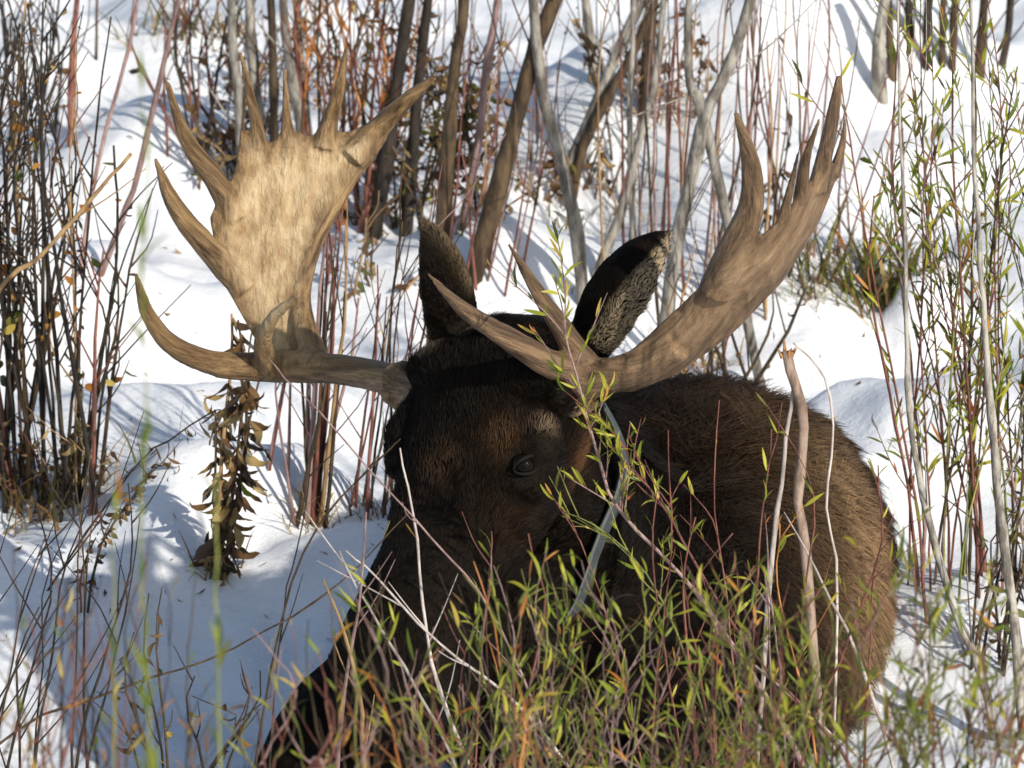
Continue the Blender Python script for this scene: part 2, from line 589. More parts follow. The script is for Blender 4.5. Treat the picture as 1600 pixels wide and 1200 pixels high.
# head: station, centre offset, half width, height above, height below, squareness
ST = [(-.13, -.06, .085, .07, .10, 2), (-.07, -.02, .135, .12, .17, 2), (.0, .0, .155, .130, .21, 2.1), (.08, .0, .165, .125, .21, 2.3),
      (.16, .0, .165, .100, .205, 2.4), (.24, -.005, .145, .088, .20, 2.3), (.32, -.012, .125, .080, .19, 2.2), (.40, -.02, .115, .082, .17, 2.1),
      (.48, -.025, .115, .090, .15, 2.1), (.56, -.035, .122, .098, .135, 2.2), (.63, -.05, .127, .095, .12, 2.3), (.69, -.075, .120, .080, .10, 2.3),
      (.73, -.10, .095, .055, .075, 2.2), (.75, -.115, .05, .03, .04, 2)]
rings = []
for (s, d0, w, hu, hd, e) in ST:
    r = []
    for k in range(28):
        a = 2 * math.pi * k / 28; c, sn = math.cos(a), math.sin(a)
        cx = math.copysign(abs(c) ** (2 / e), c); sx = math.copysign(abs(sn) ** (2 / e), sn)
        ww = w * (1 - .30 * max(0, -sn) ** 1.5)   # narrower jaw
        r.append(hp(s, cx * ww, d0 + sx * (hu if sn > 0 else hd)))
    rings.append(r)
loft(rings, BV, BF)
# lower lip and chin
tube([hp(.40, 0, -.19), hp(.52, 0, -.20), hp(.62, 0, -.195), hp(.665, 0, -.185)], [.055, .062, .062, .045], 16, BV, BF)
# brow ridges above the eyes, pedicles
tube([hp(.10, .13, .05), hp(.17, .158, .03), hp(.25, .135, .015)], [.035, .042, .03], 12, BV, BF)
tube([hp(.10, -.13, .05), hp(.17, -.158, .03), hp(.25, -.135, .015)], [.035, .042, .03], 12, BV, BF)
tube([hp(.03, 0, .06), hp(.05, .10, .075), hp(.04, .19, .07)], [.07, .062, .05], 14, BV, BF)
tube([hp(.03, 0, .06), hp(.05, -.10, .075), hp(.045, -.165, .06)], [.07, .058, .040], 14, BV, BF)
# neck
NK = [at(812, 660, .10), at(838, 745, .22), at(880, 860, .38), at(930, 960, .55), at(990, 1010, .8)]
tube(catmull(NK, 14), [(r * .92, r * 1.12) for r in np.interp(np.linspace(0, 1, 14), [0, .25, .55, .8, 1], [.13, .185, .235, .30, .36])], 26, BV, BF)
# trunk: (u, v, Y, half width, half height)
TR = [(905, 1085, .22, .10, .12), (925, 1070, .28, .20, .24), (965, 1040, .42, .29, .34), (1010, 1015, .65, .37, .425), (1040, 1000, .95, .405, .475), (1052, 990, 1.3, .415, .47),
      (1066, 975, 1.7, .405, .44), (1080, 960, 2.0, .36, .39), (1085, 955, 2.2, .27, .28), (1085, 955, 2.3, .1, .1)]
TRC = np.array([[*at(u, v, Y), a, b] for (u, v, Y, a, b) in TR])
tt = np.linspace(0, len(TR) - 1, 24)
rings = []
for q in tt:
    c = [np.interp(q, range(len(TR)), TRC[:, j]) for j in range(5)]
    sup = lambda q_: math.copysign(abs(q_) ** (2 / 2.75), q_)
    rings.append([np.array([c[0] + c[3] * sup(math.cos(2 * math.pi * k / 36)), c[1] + .18 * c[4] * sup(math.sin(2 * math.pi * k / 36)), c[2] + c[4] * sup(math.sin(2 * math.pi * k / 36))]) for k in range(36)])
loft(rings, BV, BF)
# folded forelegs and brisket, hind thigh
tube(catmull([at(780, 1040, .35), at(640, 1080, .16), at(540, 1140, .06), at(485, 1225, .0), at(455, 1300, -.02)], 9), np.linspace(.15, .095, 9), 16, BV, BF)
tube(catmull([at(455, 1300, -.02), at(560, 1330, .1), at(720, 1330, .2)], 6), np.linspace(.085, .06, 6), 14, BV, BF)
tube(catmull([at(1120, 1090, .62), at(1080, 1190, .25), at(1010, 1240, -.02)], 8), np.linspace(.17, .09, 8), 16, BV, BF)
tube(catmull([at(1010, 1240, -.02), at(1060, 1310, .15), at(1130, 1310, .30)], 6), np.linspace(.085, .06, 6), 14, BV, BF)
tube(catmull([at(800, 900, .15), at(790, 1010, .10), at(800, 1130, .16)], 6), [.14, .15, .15, .13, .11, .07], 16, BV, BF)
tube(catmull([at(1230, 1040, 1.5), at(1300, 1120, 1.2), at(1310, 1200, .9)], 8), np.linspace(.20, .12, 8), 16, BV, BF)

def ear(base, tip, openv, w, belly=.0):
    """cupped ear: crescent sections along base > tip"""
    base, tip = np.asarray(base), np.asarray(tip)
    ax = nrm(tip - base); o = np.asarray(openv, float); o = nrm(o - ax * o.dot(ax)); sd = np.cross(ax, o)
    L = np.linalg.norm(tip - base); rings = []
    for t in np.linspace(0, 1, 12):
        ww = w * np.interp(t, [0, .15, .35, .55, .75, .9, 1], [.60, .82, 1.0, 1.0, .82, .46, .06])
        th = np.interp(t, [0, .4, 1], [.028, .016, .009])
        c = base + ax * L * t + o * belly * math.sin(math.pi * t)
        ring = []
        for k in range(12):                       # back of the ear
            a = math.pi * (k / 11); ring.append(c + sd * ww * math.cos(a) - o * ww * .8 * math.sin(a))
        for k in range(12):                       # hollow front
            a = math.pi * (1 - k / 11); ring.append(c + sd * (ww - th * .5) * math.cos(a) - o * (ww * .8 * math.sin(a) - th * (.6 + math.sin(a))) + o * .002)
        rings.append(ring)
    loft(rings, BV, BF)

EAR_OPEN = ((-.50, .32, .20), (.62, .40, -.55))
EAR1 = (at(708, 580, .14), at(661, 338, .10)); EAR2 = (at(915, 560, .06), at(1052, 360, .02))
ear(EAR1[0], EAR1[1], EAR_OPEN[0], .066, -.010)
ear(EAR2[0], EAR2[1], EAR_OPEN[1], .084, -.004)

body = remesh('body', BV, BF, .0075, 10)
co = get_co(body)
bvh = BVHTree.FromPolygons([Vector(c) for c in co], [tuple(p.vertices) for p in body.polygons])
def on_body(u, v):
    h = bvh.ray_cast(Vector(CAM), Vector(ray(u, v)).normalized())
    return np.array(h[0]) if h[0] is not None else at(u, v, 0.0)

EYE = on_body(826, 727)
def sculpt(c, r, amt, dirv):
    d = np.linalg.norm(co - c, axis=1)
    co[:] = co + np.asarray(dirv)[None, :] * (amt * np.exp(-(d / r) ** 2))[:, None]
EYN = nrm(HS * .85 + HD * .35 + HF * .15)
sculpt(EYE, .032, -.016, EYN)                                       # socket
sculpt(EYE + HF * -.045 + HD * .03, .04, .016, EYN)                  # upper brow
sculpt(EYE + HF * .075 - HD * .015, .035, -.014, EYN)                # tear groove
sculpt(EYE + HF * .16 - HD * .03, .07, -.012, HS)                    # hollow cheek
sculpt(EYE + HF * .06 - HD * .09, .07, .014, HS)                     # cheek bone
for sg in (1, -1):                                                   # nostrils and mouth corners
    sculpt(hp(.665, sg * .085, -.03), .026, -.03, HS * sg)
    sculpt(hp(.655, sg * .10, .0), .03, .012, HS * sg)
    for q in np.linspace(.47, .68, 9):
        sculpt(hp(q, sg * .10, -.145), .012, -.016, HS * sg)
body.vertices.foreach_set('co', co.astype(np.float32).ravel()); body.update()

def mat_skin():
    m = bpy.data.materials.new('hide'); nt, n, l, b = nodes_of(m)
    t = noise(n, l, 40, 5, coords(n, l))
    r = ramp(n, [(.3, (.004, .003, .002)), (.7, (.012, .008, .005))])
    l.new(t.outputs[0], r.inputs[0]); l.new(r.outputs[0], b.inputs['Base Color'])
    b.inputs['Roughness'].default_value = .8; b.inputs['Specular IOR Level'].default_value = .1
    bump(n, l, b, t.outputs[0], .6, .01)
    return m
body.materials.append(mat_skin())
moose = thing('moose', 'dark brown bull moose with broad antlers resting in snow behind green willow twigs', 'moose', (HO[0], HO[1] + .4, float(height(HO[0], HO[1] + .4))))
bo = link_obj('body', body, moose)

# ---- eye
def mat_simple(name, col, rough, spec=.5, coat=0):
    m = bpy.data.materials.new(name); nt, n, l, b = nodes_of(m)
    t = noise(n, l, 60, 3, coords(n, l))
    r = ramp(n, [(.3, tuple(c * .8 for c in col)), (.7, tuple(min(1, c * 1.2) for c in col))])
    l.new(t.outputs[0], r.inputs[0]); l.new(r.outputs[0], b.inputs['Base Color'])
    b.inputs['Roughness'].default_value = rough; b.inputs['Specular IOR Level'].default_value = spec
    b.inputs['Coat Weight'].default_value = coat; b.inputs['Coat Roughness'].default_value = .03
    return m
EYC = EYE - EYN * .018
V, F = [], []
rr = .0225
for i in range(1, 16):
    for k in range(24):
        a, b_ = math.pi * i / 16, 2 * math.pi * k / 24
        V.append(EYC + rr * np.array([math.sin(a) * math.cos(b_), math.sin(a) * math.sin(b_), math.cos(a)]))
for i in range(14):
    for k in range(24):
        k2 = (k + 1) % 24
        F.append((i * 24 + k, (i + 1) * 24 + k, (i + 1) * 24 + k2, i * 24 + k2))
eye = link_mesh('eye', V, F, mat_simple('eyeball', (.004, .003, .002), .04, .08, .12), moose)
tag(eye, 'glossy black eye')
ex = nrm(RGT * .95 + UPV * .28); ex = nrm(ex - EYN * ex.dot(EYN)); ey = np.cross(EYN, ex)
LID = mat_simple('eyelid_skin', (.010, .008, .007), .7, .1)
for sg, hgt, th in ((1, .0160, .0042), (-1, .0145, .0034)):
    P = [EYC + ex * .027 * math.cos(a) + ey * sg * hgt * math.sin(a) + EYN * (.0200 - .012 * math.cos(a) ** 2) for a in np.linspace(0, math.pi, 15)]
    V, F = tube(P, [th * (.5 + .5 * math.sin(a)) for a in np.linspace(0, math.pi, 15)], 8)
    link_mesh('eyelid', V, F, LID, moose)

# ---- antlers
def mat_antler(name, deep, mid, pale):
    m = bpy.data.materials.new(name); nt, n, l, b = nodes_of(m)
    ga = n.new('ShaderNodeAttribute'); ga.attribute_name = 'grain'; gp = n.new('ShaderNodeAttribute'); gp.attribute_name = 'palmgrain'; gm = n.new('ShaderNodeAttribute'); gm.attribute_name = 'grainmix'
    v2 = coords(n, l, (1, 1, .55))
    def both(scale, detail, rough):
        ta = noise(n, l, scale, detail, gp.outputs['Vector'], rough); tb = noise(n, l, scale, detail, ga.outputs['Vector'], rough)
        mx_ = n.new('ShaderNodeMix'); l.new(gm.outputs['Fac'], mx_.inputs[0]); l.new(ta.outputs[0], mx_.inputs[2]); l.new(tb.outputs[0], mx_.inputs[3])
        return mx_
    t1 = both(60, 6, .7); t2 = noise(n, l, 26, 6, v2, .65); t3 = both(150, 4, .6)
    at_ = n.new('ShaderNodeAttribute'); at_.attribute_name = 'pale'
    r1 = ramp(n, [(.36, deep), (.66, mid)]); l.new(t1.outputs[0], r1.inputs[0])
    r2 = ramp(n, [(.32, mid), (.64, pale)]); l.new(t2.outputs[0], r2.inputs[0])
    mx = n.new('ShaderNodeMix'); mx.data_type = 'RGBA'
    l.new(at_.outputs['Fac'], mx.inputs['Factor']); l.new(r1.outputs[0], mx.inputs['A']); l.new(r2.outputs[0], mx.inputs['B'])
    mu = n.new('ShaderNodeMix'); mu.data_type = 'RGBA'; mu.blend_type = 'MULTIPLY'; mu.inputs['Factor'].default_value = .6
    r3 = ramp(n, [(.35, (.5, .42, .36)), (.6, (1, 1, 1))]); l.new(t1.outputs[0], r3.inputs[0])
    l.new(mx.outputs['Result'], mu.inputs['A']); l.new(r3.outputs[0], mu.inputs['B'])
    l.new(mu.outputs['Result'], b.inputs['Base Color'])
    b.inputs['Roughness'].default_value = .55; b.inputs['Specular IOR Level'].default_value = .35
    ad = n.new('ShaderNodeMath'); ad.operation = 'MULTIPLY_ADD'; ad.inputs[1].default_value = .5
    l.new(t3.outputs[0], ad.inputs[0]); l.new(t1.outputs[0], ad.inputs[2])
    bump(n, l, b, ad.outputs[0], 1.0, .012)
    return m

def slab(poly, Yf, thick, V, F, step=7):
    """palm: a cupped plate over the outline poly; Yf gives the distance, thick the thickness"""
    poly = np.array(poly, float)
    bm = bmesh.new()
    vs = [bm.verts.new((u, v, 0)) for u, v in poly]
    bm.faces.new(vs)
    bmesh.ops.triangulate(bm, faces=bm.faces[:])
    for _ in range(5):
        long = [e for e in bm.edges if e.calc_length() > 26]
        if not long: break
        bmesh.ops.subdivide_edges(bm, edges=long, cuts=1, use_grid_fill=False)
        bmesh.ops.triangulate(bm, faces=bm.faces[:])
    bm.verts.index_update()
    uv = np.array([v.co[:2] for v in bm.verts]); tris = [[v.index for v in f.verts] for f in bm.faces]
    bd = [(e.verts[0].index, e.verts[1].index, e) for e in bm.edges if e.is_boundary]
    n = len(uv); base = len(V)
    edge = edge_dist(uv, poly)
    for sgn in (-1, 1):
        for (u, v), e in zip(uv, edge):
            th = thick * (.55 + .45 * min(1, e / 25.0))
            V.append(at(u, v, Yf(u, v) + sgn * th * .5))
    for t in tris:
        F.append((base + t[0], base + t[1], base + t[2])); F.append((base + n + t[2], base + n + t[1], base + n + t[0]))
    for a, b, e in bd:
        F.append((base + a, base + n + a, base + n + b, base + b))
    bm.free()

def edge_dist(uv, poly):
    A = poly; B = np.roll(poly, -1, axis=0); d = np.full(len(uv), 1e9)
    for a, b in zip(A, B):
        ab = b - a; t = np.clip(((uv - a) @ ab) / (ab @ ab), 0, 1)
        d = np.minimum(d, np.linalg.norm(uv - (a + t[:, None] * ab), axis=1))
    return d

def inside(uv, poly):
    x, y = uv[:, 0], uv[:, 1]; r = np.zeros(len(uv), bool); j = len(poly) - 1
    for i in range(len(poly)):
        c = ((poly[i][1] > y) != (poly[j][1] > y)) & (x < (poly[j][0] - poly[i][0]) * (y - poly[i][1]) / (poly[j][1] - poly[i][1] + 1e-9) + poly[i][0])
        r ^= c; j = i
    return r

def project(P):
    d = P - CAM; z = d @ FWD
    return np.stack([800 + (d @ RGT) / z * FPX, 600 - (d @ UPV) / z * FPX], -1)

def tine(pts, V, F, flat=1.0):
    """pts: (u, v, Y, width in photo pixels)"""
    P = np.array([[*at(u, v, Y), pxw(w, Y) * .5] for (u, v, Y, w) in pts])
    C = catmull(P, 4 * len(pts))
    tube(C[:, :3], [(max(.002, r), max(.002, r)) for r in C[:, 3]], 12, V, F)
    tip = C[-1, :3]; d = nrm(C[-1, :3] - C[-2, :3])

def antler(label, poly, Yf, thick, tines, mat, palebias, centre=None):
    V, F = [], []
    slab(poly, Yf, thick, V, F)
    for t in tines: tine(t, V, F)
    # knobbly burr where the beam leaves the head
    a0, a1 = (at(*tines[0][1][:3]), at(*tines[0][2][:3])); ax_ = nrm(a1 - a0); s1 = nrm(np.cross(ax_, (0, 0, 1))); s2 = np.cross(ax_, s1); rb = pxw(tines[0][1][3], tines[0][1][2]) * .5
    for k in range(22):
        an = 2 * math.pi * k / 22; p_ = a0 + ax_ * (.012 + RNG.normal(0, .004)) + (s1 * math.cos(an) + s2 * math.sin(an)) * rb * .98
        q_ = p_ + (s1 * math.cos(an) + s2 * math.sin(an)) * .008 + ax_ * RNG.normal(.006, .008)
        tube([p_ - ax_ * .010, p_, q_ + ax_ * .008, q_ + ax_ * .022], [.006, RNG.uniform(.009, .014), RNG.uniform(.007, .011), .003], 7, V, F)
    me = remesh('antler', V, F, .0042, 5, .5)
    c = get_co(me); uv = project(c); P = np.array(poly, float)
    e = edge_dist(uv, P) * inside(uv, P)
    a = me.attributes.new('pale', 'FLOAT', 'POINT')
    a.data.foreach_set('value', (np.clip((e - 6) / 30, 0, 1) * palebias).astype(np.float32))
    # grain runs along the beam and the tines, and up the palm; where two directions meet they blend
    def along(Pt, k):
        Cc = catmull(Pt, 40); Tn = np.gradient(Cc, axis=0); Tn /= np.linalg.norm(Tn, axis=1)[:, None]
        sl_ = np.concatenate([[0], np.cumsum(np.linalg.norm(np.diff(Cc, axis=0), axis=1))])
        j = np.concatenate([((q[:, None, :] - Cc[None]) ** 2).sum(-1).argmin(1) for q in np.array_split(c, 20)])
        off = c - Cc[j]; proj = (off * Tn[j]).sum(1); off = off - Tn[j] * proj[:, None]
        return off + np.array([.31, .17, .23]) * k + np.array([.5, .4, .6]) * ((sl_[j] + proj) * .16)[:, None], np.linalg.norm(c - Cc[j], axis=1)
    d1 = np.full(len(c), 1e9); d2 = np.full(len(c), 1e9); gr = np.zeros_like(c)
    for ti, t in enumerate(tines):
        g_, dd = along(np.array([[*at(u, v, Y)] for (u, v, Y, w) in t]), ti + 1)
        m = dd < d1; d2 = np.where(m, d1, np.minimum(d2, dd)); d1 = np.where(m, dd, d1); gr[m] = g_[m]
    gw = np.clip((d2 - d1) / .022, 0, 1) * (1 - np.clip((e - 2) / 14, 0, 1))
    pg = c * np.array([1, 1, .14]) if centre is None else along(np.array([at(u, v, YR(u, v)) for u, v in centre]), 0)[0]
    for nm_, ar in (('grain', gr), ('palmgrain', pg)):
        q_ = me.attributes.new(nm_, 'FLOAT_VECTOR', 'POINT'); q_.data.foreach_set('vector', ar.astype(np.float32).ravel())
    q_ = me.attributes.new('grainmix', 'FLOAT', 'POINT'); q_.data.foreach_set('value', gw.astype(np.float32))
    # long shallow grooves along the plate
    nz = vnoise(uv[:, 0] * .055 + uv[:, 1] * .012, uv[:, 1] * .009, 21) * .006 + vnoise(uv[:, 0] * .16, uv[:, 1] * .03, 22) * .0025
    nn = get_no(me); c = c + nn * (nz * (.35 + .65 * np.clip(e / 12, 0, 1)))[:, None]
    me.vertices.foreach_set('co', c.astype(np.float32).ravel()); me.update()
    me.materials.append(mat)
    return tag(link_obj('antler', me, moose), label)

def YL(u, v):
    cu = 400 + (560 - v) * .12
    return .58 + (u - 430) / 842 * .10 + (560 - v) / 842 * .34 - .015 * (min(0, u - cu) / 130) ** 2
polyL = [(528, 580), (496, 535), (478, 480), (484, 420), (510, 350), (550, 292), (588, 246), (606, 215), (570, 195), (545, 205), (530, 206), (508, 206), (482, 212), (464, 205),
         (446, 205), (437, 210), (424, 224), (412, 216), (405, 206), (376, 203), (370, 255), (362, 280), (345, 305), (328, 340), (338, 395), (342, 430), (370, 480), (398, 530), (405, 578)]
tL = [[(680, 628, .04, 70), (640, 606, .16, 60), (590, 588, .30, 52), (520, 576, .44, 50), (440, 572, .54, 54), (400, 572, .55, 50)],
      [(372, 345, YL(372, 345), 40), (338, 285, YL(338, 285) - .01, 36), (290, 215, YL(338, 285) - .04, 26), (261, 128, YL(338, 285) - .08, 8)],
      [(385, 455, YL(385, 455), 44), (332, 396, YL(332, 396) - .01, 40), (275, 325, YL(332, 396) - .05, 30), (242, 247, YL(332, 396) - .09, 8)],
      [(440, 572, .54, 54), (345, 570, .52, 42), (270, 540, .46, 34), (231, 490, .40, 24), (212, 428, .34, 7)],
      [(405, 232, YL(405, 232), 30), (400, 188, YL(405, 232), 21), (391, 148, YL(405, 232) - .01, 15), (376, 82, YL(405, 232) - .03, 6)],
      [(450, 228, YL(450, 228), 32), (448, 180, YL(450, 228), 16), (445, 106, YL(450, 228) - .02, 6)],
      [(505, 232, YL(505, 232), 46), (516, 186, YL(505, 232), 28), (530, 140, YL(505, 232) - .02, 18), (541, 76, YL(505, 232) - .04, 7)],
      [(548, 250, YL(548, 250), 54), (590, 202, YL(575, 215), 38), (630, 162, YL(575, 215) - .03, 27), (679, 119, YL(575, 215) - .06, 12)],
      [(566, 258, YL(560, 262), 14), (534, 312, YL(528, 320), 16), (494, 385, YL(492, 400), 20), (470, 470, YL(470, 480), 34), (490, 560, .52, 44)],
      [(425, 580, .53, 44), (410, 535, .47, 30), (428, 495, .42, 20), (466, 462, .36, 5)]]
antler('pale tan antler with a broad sunlit palm, tines spread upward', polyL, YL, .024, tL,
       mat_antler('antler_pale', (.095, .055, .024), (.38, .245, .115), (.70, .545, .33)), 1.0)

cR = np.array([(930, 588), (1000, 580), (1070, 530), (1130, 460), (1190, 410), (1245, 340), (1285, 250), (1310, 180)], float)
def YR(u, v):
    p = np.array([u, v], float); best = 1e9
    for a, b in zip(cR[:-1], cR[1:]):
        ab = b - a; t = np.clip((p - a) @ ab / (ab @ ab), 0, 1); q = a + t * ab; dd = np.linalg.norm(p - q)
        if dd < best:
            best = dd; sgn = (ab[0] * (v - a[1]) - ab[1] * (u - a[0]))
    e = best / 842 * (1 if sgn > 0 else -1)
    s = min(1, max(0, (u - 920) / 300)); s = s * s * (3 - 2 * s)
    return -.11 - .16 * s + 1.0 * e + 6 * e * e
polyR = [(925, 612), (990, 612), (1050, 588), (1100, 555), (1145, 520), (1185, 480), (1222, 440), (1255, 390), (1282, 345), (1302, 295), (1314, 258), (1306, 252), (1290, 262), (1276, 272),
         (1260, 290), (1248, 302), (1232, 326), (1206, 355), (1184, 372), (1160, 346), (1136, 380), (1106, 435), (1078, 462), (1036, 502), (986, 548), (940, 562)]
tR = [[(835, 650, -.02, 80), (880, 612, -.07, 72), (935, 590, -.11, 62), (1000, 578, -.15, 52), (1060, 538, -.19, 50)],
      [(1120, 455, YR(1120, 455), 62), (1150, 385, YR(1150, 385), 54), (1174, 318, YR(1165, 345) - .02, 42), (1172, 250, YR(1165, 345) - .05, 30), (1150, 176, YR(1165, 345) - .09, 8)],
      [(1222, 348, YR(1230, 338), 22), (1235, 292, YR(1248, 305) - .05, 13), (1251, 226, YR(1248, 305) - .10, 5)],
      [(1250, 312, YR(1250, 310), 26), (1260, 245, YR(1262, 280) - .04, 17), (1281, 184, YR(1262, 280) - .08, 7)],
      [(1276, 300, YR(1276, 300), 34), (1290, 235, YR(1288, 255), 26), (1302, 175, YR(1295, 225) + .01, 22), (1312, 118, YR(1295, 225), 12)],
      [(1303, 275, YR(1303, 275), 22), (1316, 225, YR(1308, 250) + .05, 14), (1321, 184, YR(1308, 250) + .07, 7)],
      [(915, 592, -.10, 64), (855, 566, -.16, 46), (790, 526, -.23, 37), (725, 484, -.29, 25), (667, 426, -.34, 6)],
      [(925, 590, -.09, 56), (885, 525, -.13, 38), (845, 463, -.17, 25), (794, 380, -.21, 6)]]
antler('grey brown antler seen edge on, its tines rising at the far end', polyR, YR, .034, tR,
       mat_antler('antler_brown', (.075, .047, .028), (.29, .185, .100), (.42, .285, .165)), .8, cR)

# ---- tracking collar round the neck
V, F = [], []
cc = at(842, 735, .16); ca = nrm((.25, .90, -.38)); cx = nrm(np.cross(ca, (0, -1, .15))); cy = np.cross(ca, cx)
CR = []
for k in range(64):
    a = 2 * math.pi * k / 64
    dirv = cx * math.cos(a) + cy * math.sin(a)
    h = bvh.ray_cast(Vector(cc + dirv * .6), Vector(-dirv))
    r = .6 - (h[3] if h[0] is not None else .4)
    CR.append(min(.30, max(.16, r)))
CR = np.array(CR); 
for _ in range(8): CR = np.maximum(CR, (np.roll(CR, 1) + np.roll(CR, -1)) / 2)
CR += .004
prof = [(-.024, 0), (-.021, .005), (.021, .005), (.024, 0), (.021, -.004), (-.021, -.004)]
for k in range(64):
    a = 2 * math.pi * k / 64; dirv = cx * math.cos(a) + cy * math.sin(a)
    for (o_, q) in prof: V.append(cc + ca * o_ + dirv * (CR[k] + q))
for k in range(64):
    for j in range(6):
        F.append((k * 6 + j, ((k + 1) % 64) * 6 + j, ((k + 1) % 64) * 6 + (j + 1) % 6, k * 6 + (j + 1) % 6))
tag(link_mesh('collar', V, F, mat_simple('collar_rubber', (.045, .055, .055), .6), moose, smooth=False), 'grey tracking collar band behind the jaw')

# ---- fur: hair curves over the hide
def build_fur():
    me = body; me.calc_loop_triangles()
    c = get_co(me); nv = get_no(me)
    T = np.empty(len(me.loop_triangles) * 3, np.int32); me.loop_triangles.foreach_get('vertices', T); T = T.reshape(-1, 3)
    A, B, C = c[T[:, 0]], c[T[:, 1]], c[T[:, 2]]
    area = np.linalg.norm(np.cross(B - A, C - A), axis=1) * .5
    mid = (A + B + C) / 3; nm = nrm_rows(nv[T].mean(1))
    tocam = nrm_rows(CAM - mid)
    fac = (nm * tocam).sum(1)
    wgt = area * np.where(fac > -.35, 1.0, .12)
    hs = (mid - HO) @ HF
    head = (mid[:, 1] < .30) & (np.linalg.norm(mid - HO, axis=1) < .95) & ((mid - HO) @ HD > -.32)
    wgt *= np.where(head, 1.7, 1.0) * np.where(mid[:, 2] < -.1, .1, 1)
    for (eb, et) in (EAR1, EAR2):
        ax = nrm(et - eb); q = (mid - eb) @ ax
        wgt *= np.where((q > 0) & (np.linalg.norm(mid - eb - ax * q[:, None], axis=1) < .13), 2.6, 1)
    N = 240000
    pick_ = RNG.choice(len(T), N, p=wgt / wgt.sum())
    r1 = np.sqrt(RNG.random(N)); r2 = RNG.random(N)
    P = A[pick_] * (1 - r1)[:, None] + B[pick_] * (r1 * (1 - r2))[:, None] + C[pick_] * (r1 * r2)[:, None]
    Nn = nm[pick_]
    hd = np.clip((.34 - P[:, 1]) / .12, 0, 1) * np.clip((1.0 - np.linalg.norm(P - HO, axis=1)) / .15, 0, 1)
    flow_h = -HF[None, :] * np.ones((N, 1)) + 0
    flow_b = np.stack([.25 * np.ones(N), .75 * np.ones(N), -.65 * np.ones(N)], -1)
    fl = flow_h * hd[:, None] + flow_b * (1 - hd)[:, None]
    # ears: hair flows to the tip
    earm = np.ones(N)
    for (eb, et) in (EAR1, EAR2):
        ax = nrm(et - eb); q = (P - eb) @ ax; L = np.linalg.norm(et - eb)
        dist = np.linalg.norm(P - eb - ax * q[:, None], axis=1)
        m = (q > .02) & (dist < .10)
        fl[m] = ax; earm = np.where(m, .5, earm)
    clump = np.stack([vnoise(P[:, 0] * 38, P[:, 2] * 38 + P[:, 1] * 21, s) for s in (31, 32, 33)], -1)
    fl = fl + clump * (1.1 + .7 * (1 - hd))[:, None] + RNG.normal(0, .20, (N, 3))
    fl = fl - Nn * (fl * Nn).sum(1)[:, None]
    fl = nrm_rows(fl)
    up = np.clip((P[:, 2] - .62) / .2, 0, 1) * (1 - hd)
    ln = (.018 * hd + .078 * (1 - hd) + .030 * up) * RNG.uniform(.6, 1.25, N)
    s = (P - HO) @ HF; ln *= np.where((s > .35) & (hd > .5), .55, 1)
    ln *= earm
    lift = .38 * hd + .58 * (1 - hd) + .40 * up
    eyed = np.linalg.norm(P - EYE, axis=1); ln = np.where(eyed < .05, ln * .35, ln)
    keep = (eyed > .026)
    d = nrm_rows(fl + Nn * lift[:, None])
    grav = np.array([0, 0, -1.0])
    K = 4
    pts = np.empty((N, K, 3))
    for j in range(K):
        t = j / (K - 1)
        pts[:, j] = P + d * (ln * t)[:, None] + (fl * .35 + grav * .12) * (ln * t * t)[:, None] - Nn * .001
    # coat colour: near black, warmer on cheek and flank; brown brow has its highlight painted into the tips
    root = np.array([.004, .0027, .002]); tip = np.tile(np.array([.0062, .0039, .0027]), (N, 1))
    rootw = np.zeros((N, 1))
    def patch(c0, r, col, k=1.0):
        w = np.exp(-(np.linalg.norm(P - c0, axis=1) / r) ** 2)[:, None] * k
        tip[:] = tip * (1 - w) + np.asarray(col) * w
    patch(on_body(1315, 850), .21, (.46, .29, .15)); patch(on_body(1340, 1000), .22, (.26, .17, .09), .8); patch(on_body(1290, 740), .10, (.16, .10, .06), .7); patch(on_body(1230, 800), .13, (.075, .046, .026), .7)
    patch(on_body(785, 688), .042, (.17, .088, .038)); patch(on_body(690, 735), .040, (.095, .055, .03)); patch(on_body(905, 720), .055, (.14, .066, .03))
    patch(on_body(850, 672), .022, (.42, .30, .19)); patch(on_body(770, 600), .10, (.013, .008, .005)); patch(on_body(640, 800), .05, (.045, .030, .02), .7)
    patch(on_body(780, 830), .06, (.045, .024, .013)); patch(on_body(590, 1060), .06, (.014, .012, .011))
    # ears: tan rims and pale inner hair
    def line(a, b, r, col, k=1.0):
        ax = nrm(b - a); q = np.clip((P - a) @ ax, 0, np.linalg.norm(b - a)); dd = np.linalg.norm(P - a - ax * q[:, None], axis=1)
        w = np.exp(-(dd / r) ** 2)[:, None] * k; tip[:] = tip * (1 - w) + np.asarray(col) * w
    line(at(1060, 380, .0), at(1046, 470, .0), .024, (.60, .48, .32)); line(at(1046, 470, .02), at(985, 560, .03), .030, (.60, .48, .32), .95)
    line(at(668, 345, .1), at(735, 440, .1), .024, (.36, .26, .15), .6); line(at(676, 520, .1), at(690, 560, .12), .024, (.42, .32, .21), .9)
    for (eb, et), ov, kk in ((EAR1, EAR_OPEN[0], .12), (EAR2, EAR_OPEN[1], 1.0)):
        ax = nrm(et - eb); q = (P - eb) @ ax; L = np.linalg.norm(et - eb); dist = np.linalg.norm(P - eb - ax * q[:, None], axis=1)
        o_ = nrm(np.asarray(ov) - ax * np.dot(ov, ax))
        w = (np.clip((Nn @ o_ - .0) / .3, 0, 1) * (dist < .13) * (q > .05) * (q < L * 1.05) * kk)[:, None]
        tip[:] = tip * (1 - w) + np.array([.62, .49, .33]) * w
        rootw = np.maximum(rootw, w)
        sd_ = np.cross(ax, o_); sd_ = sd_ if sd_ @ RGT > 0 else -sd_
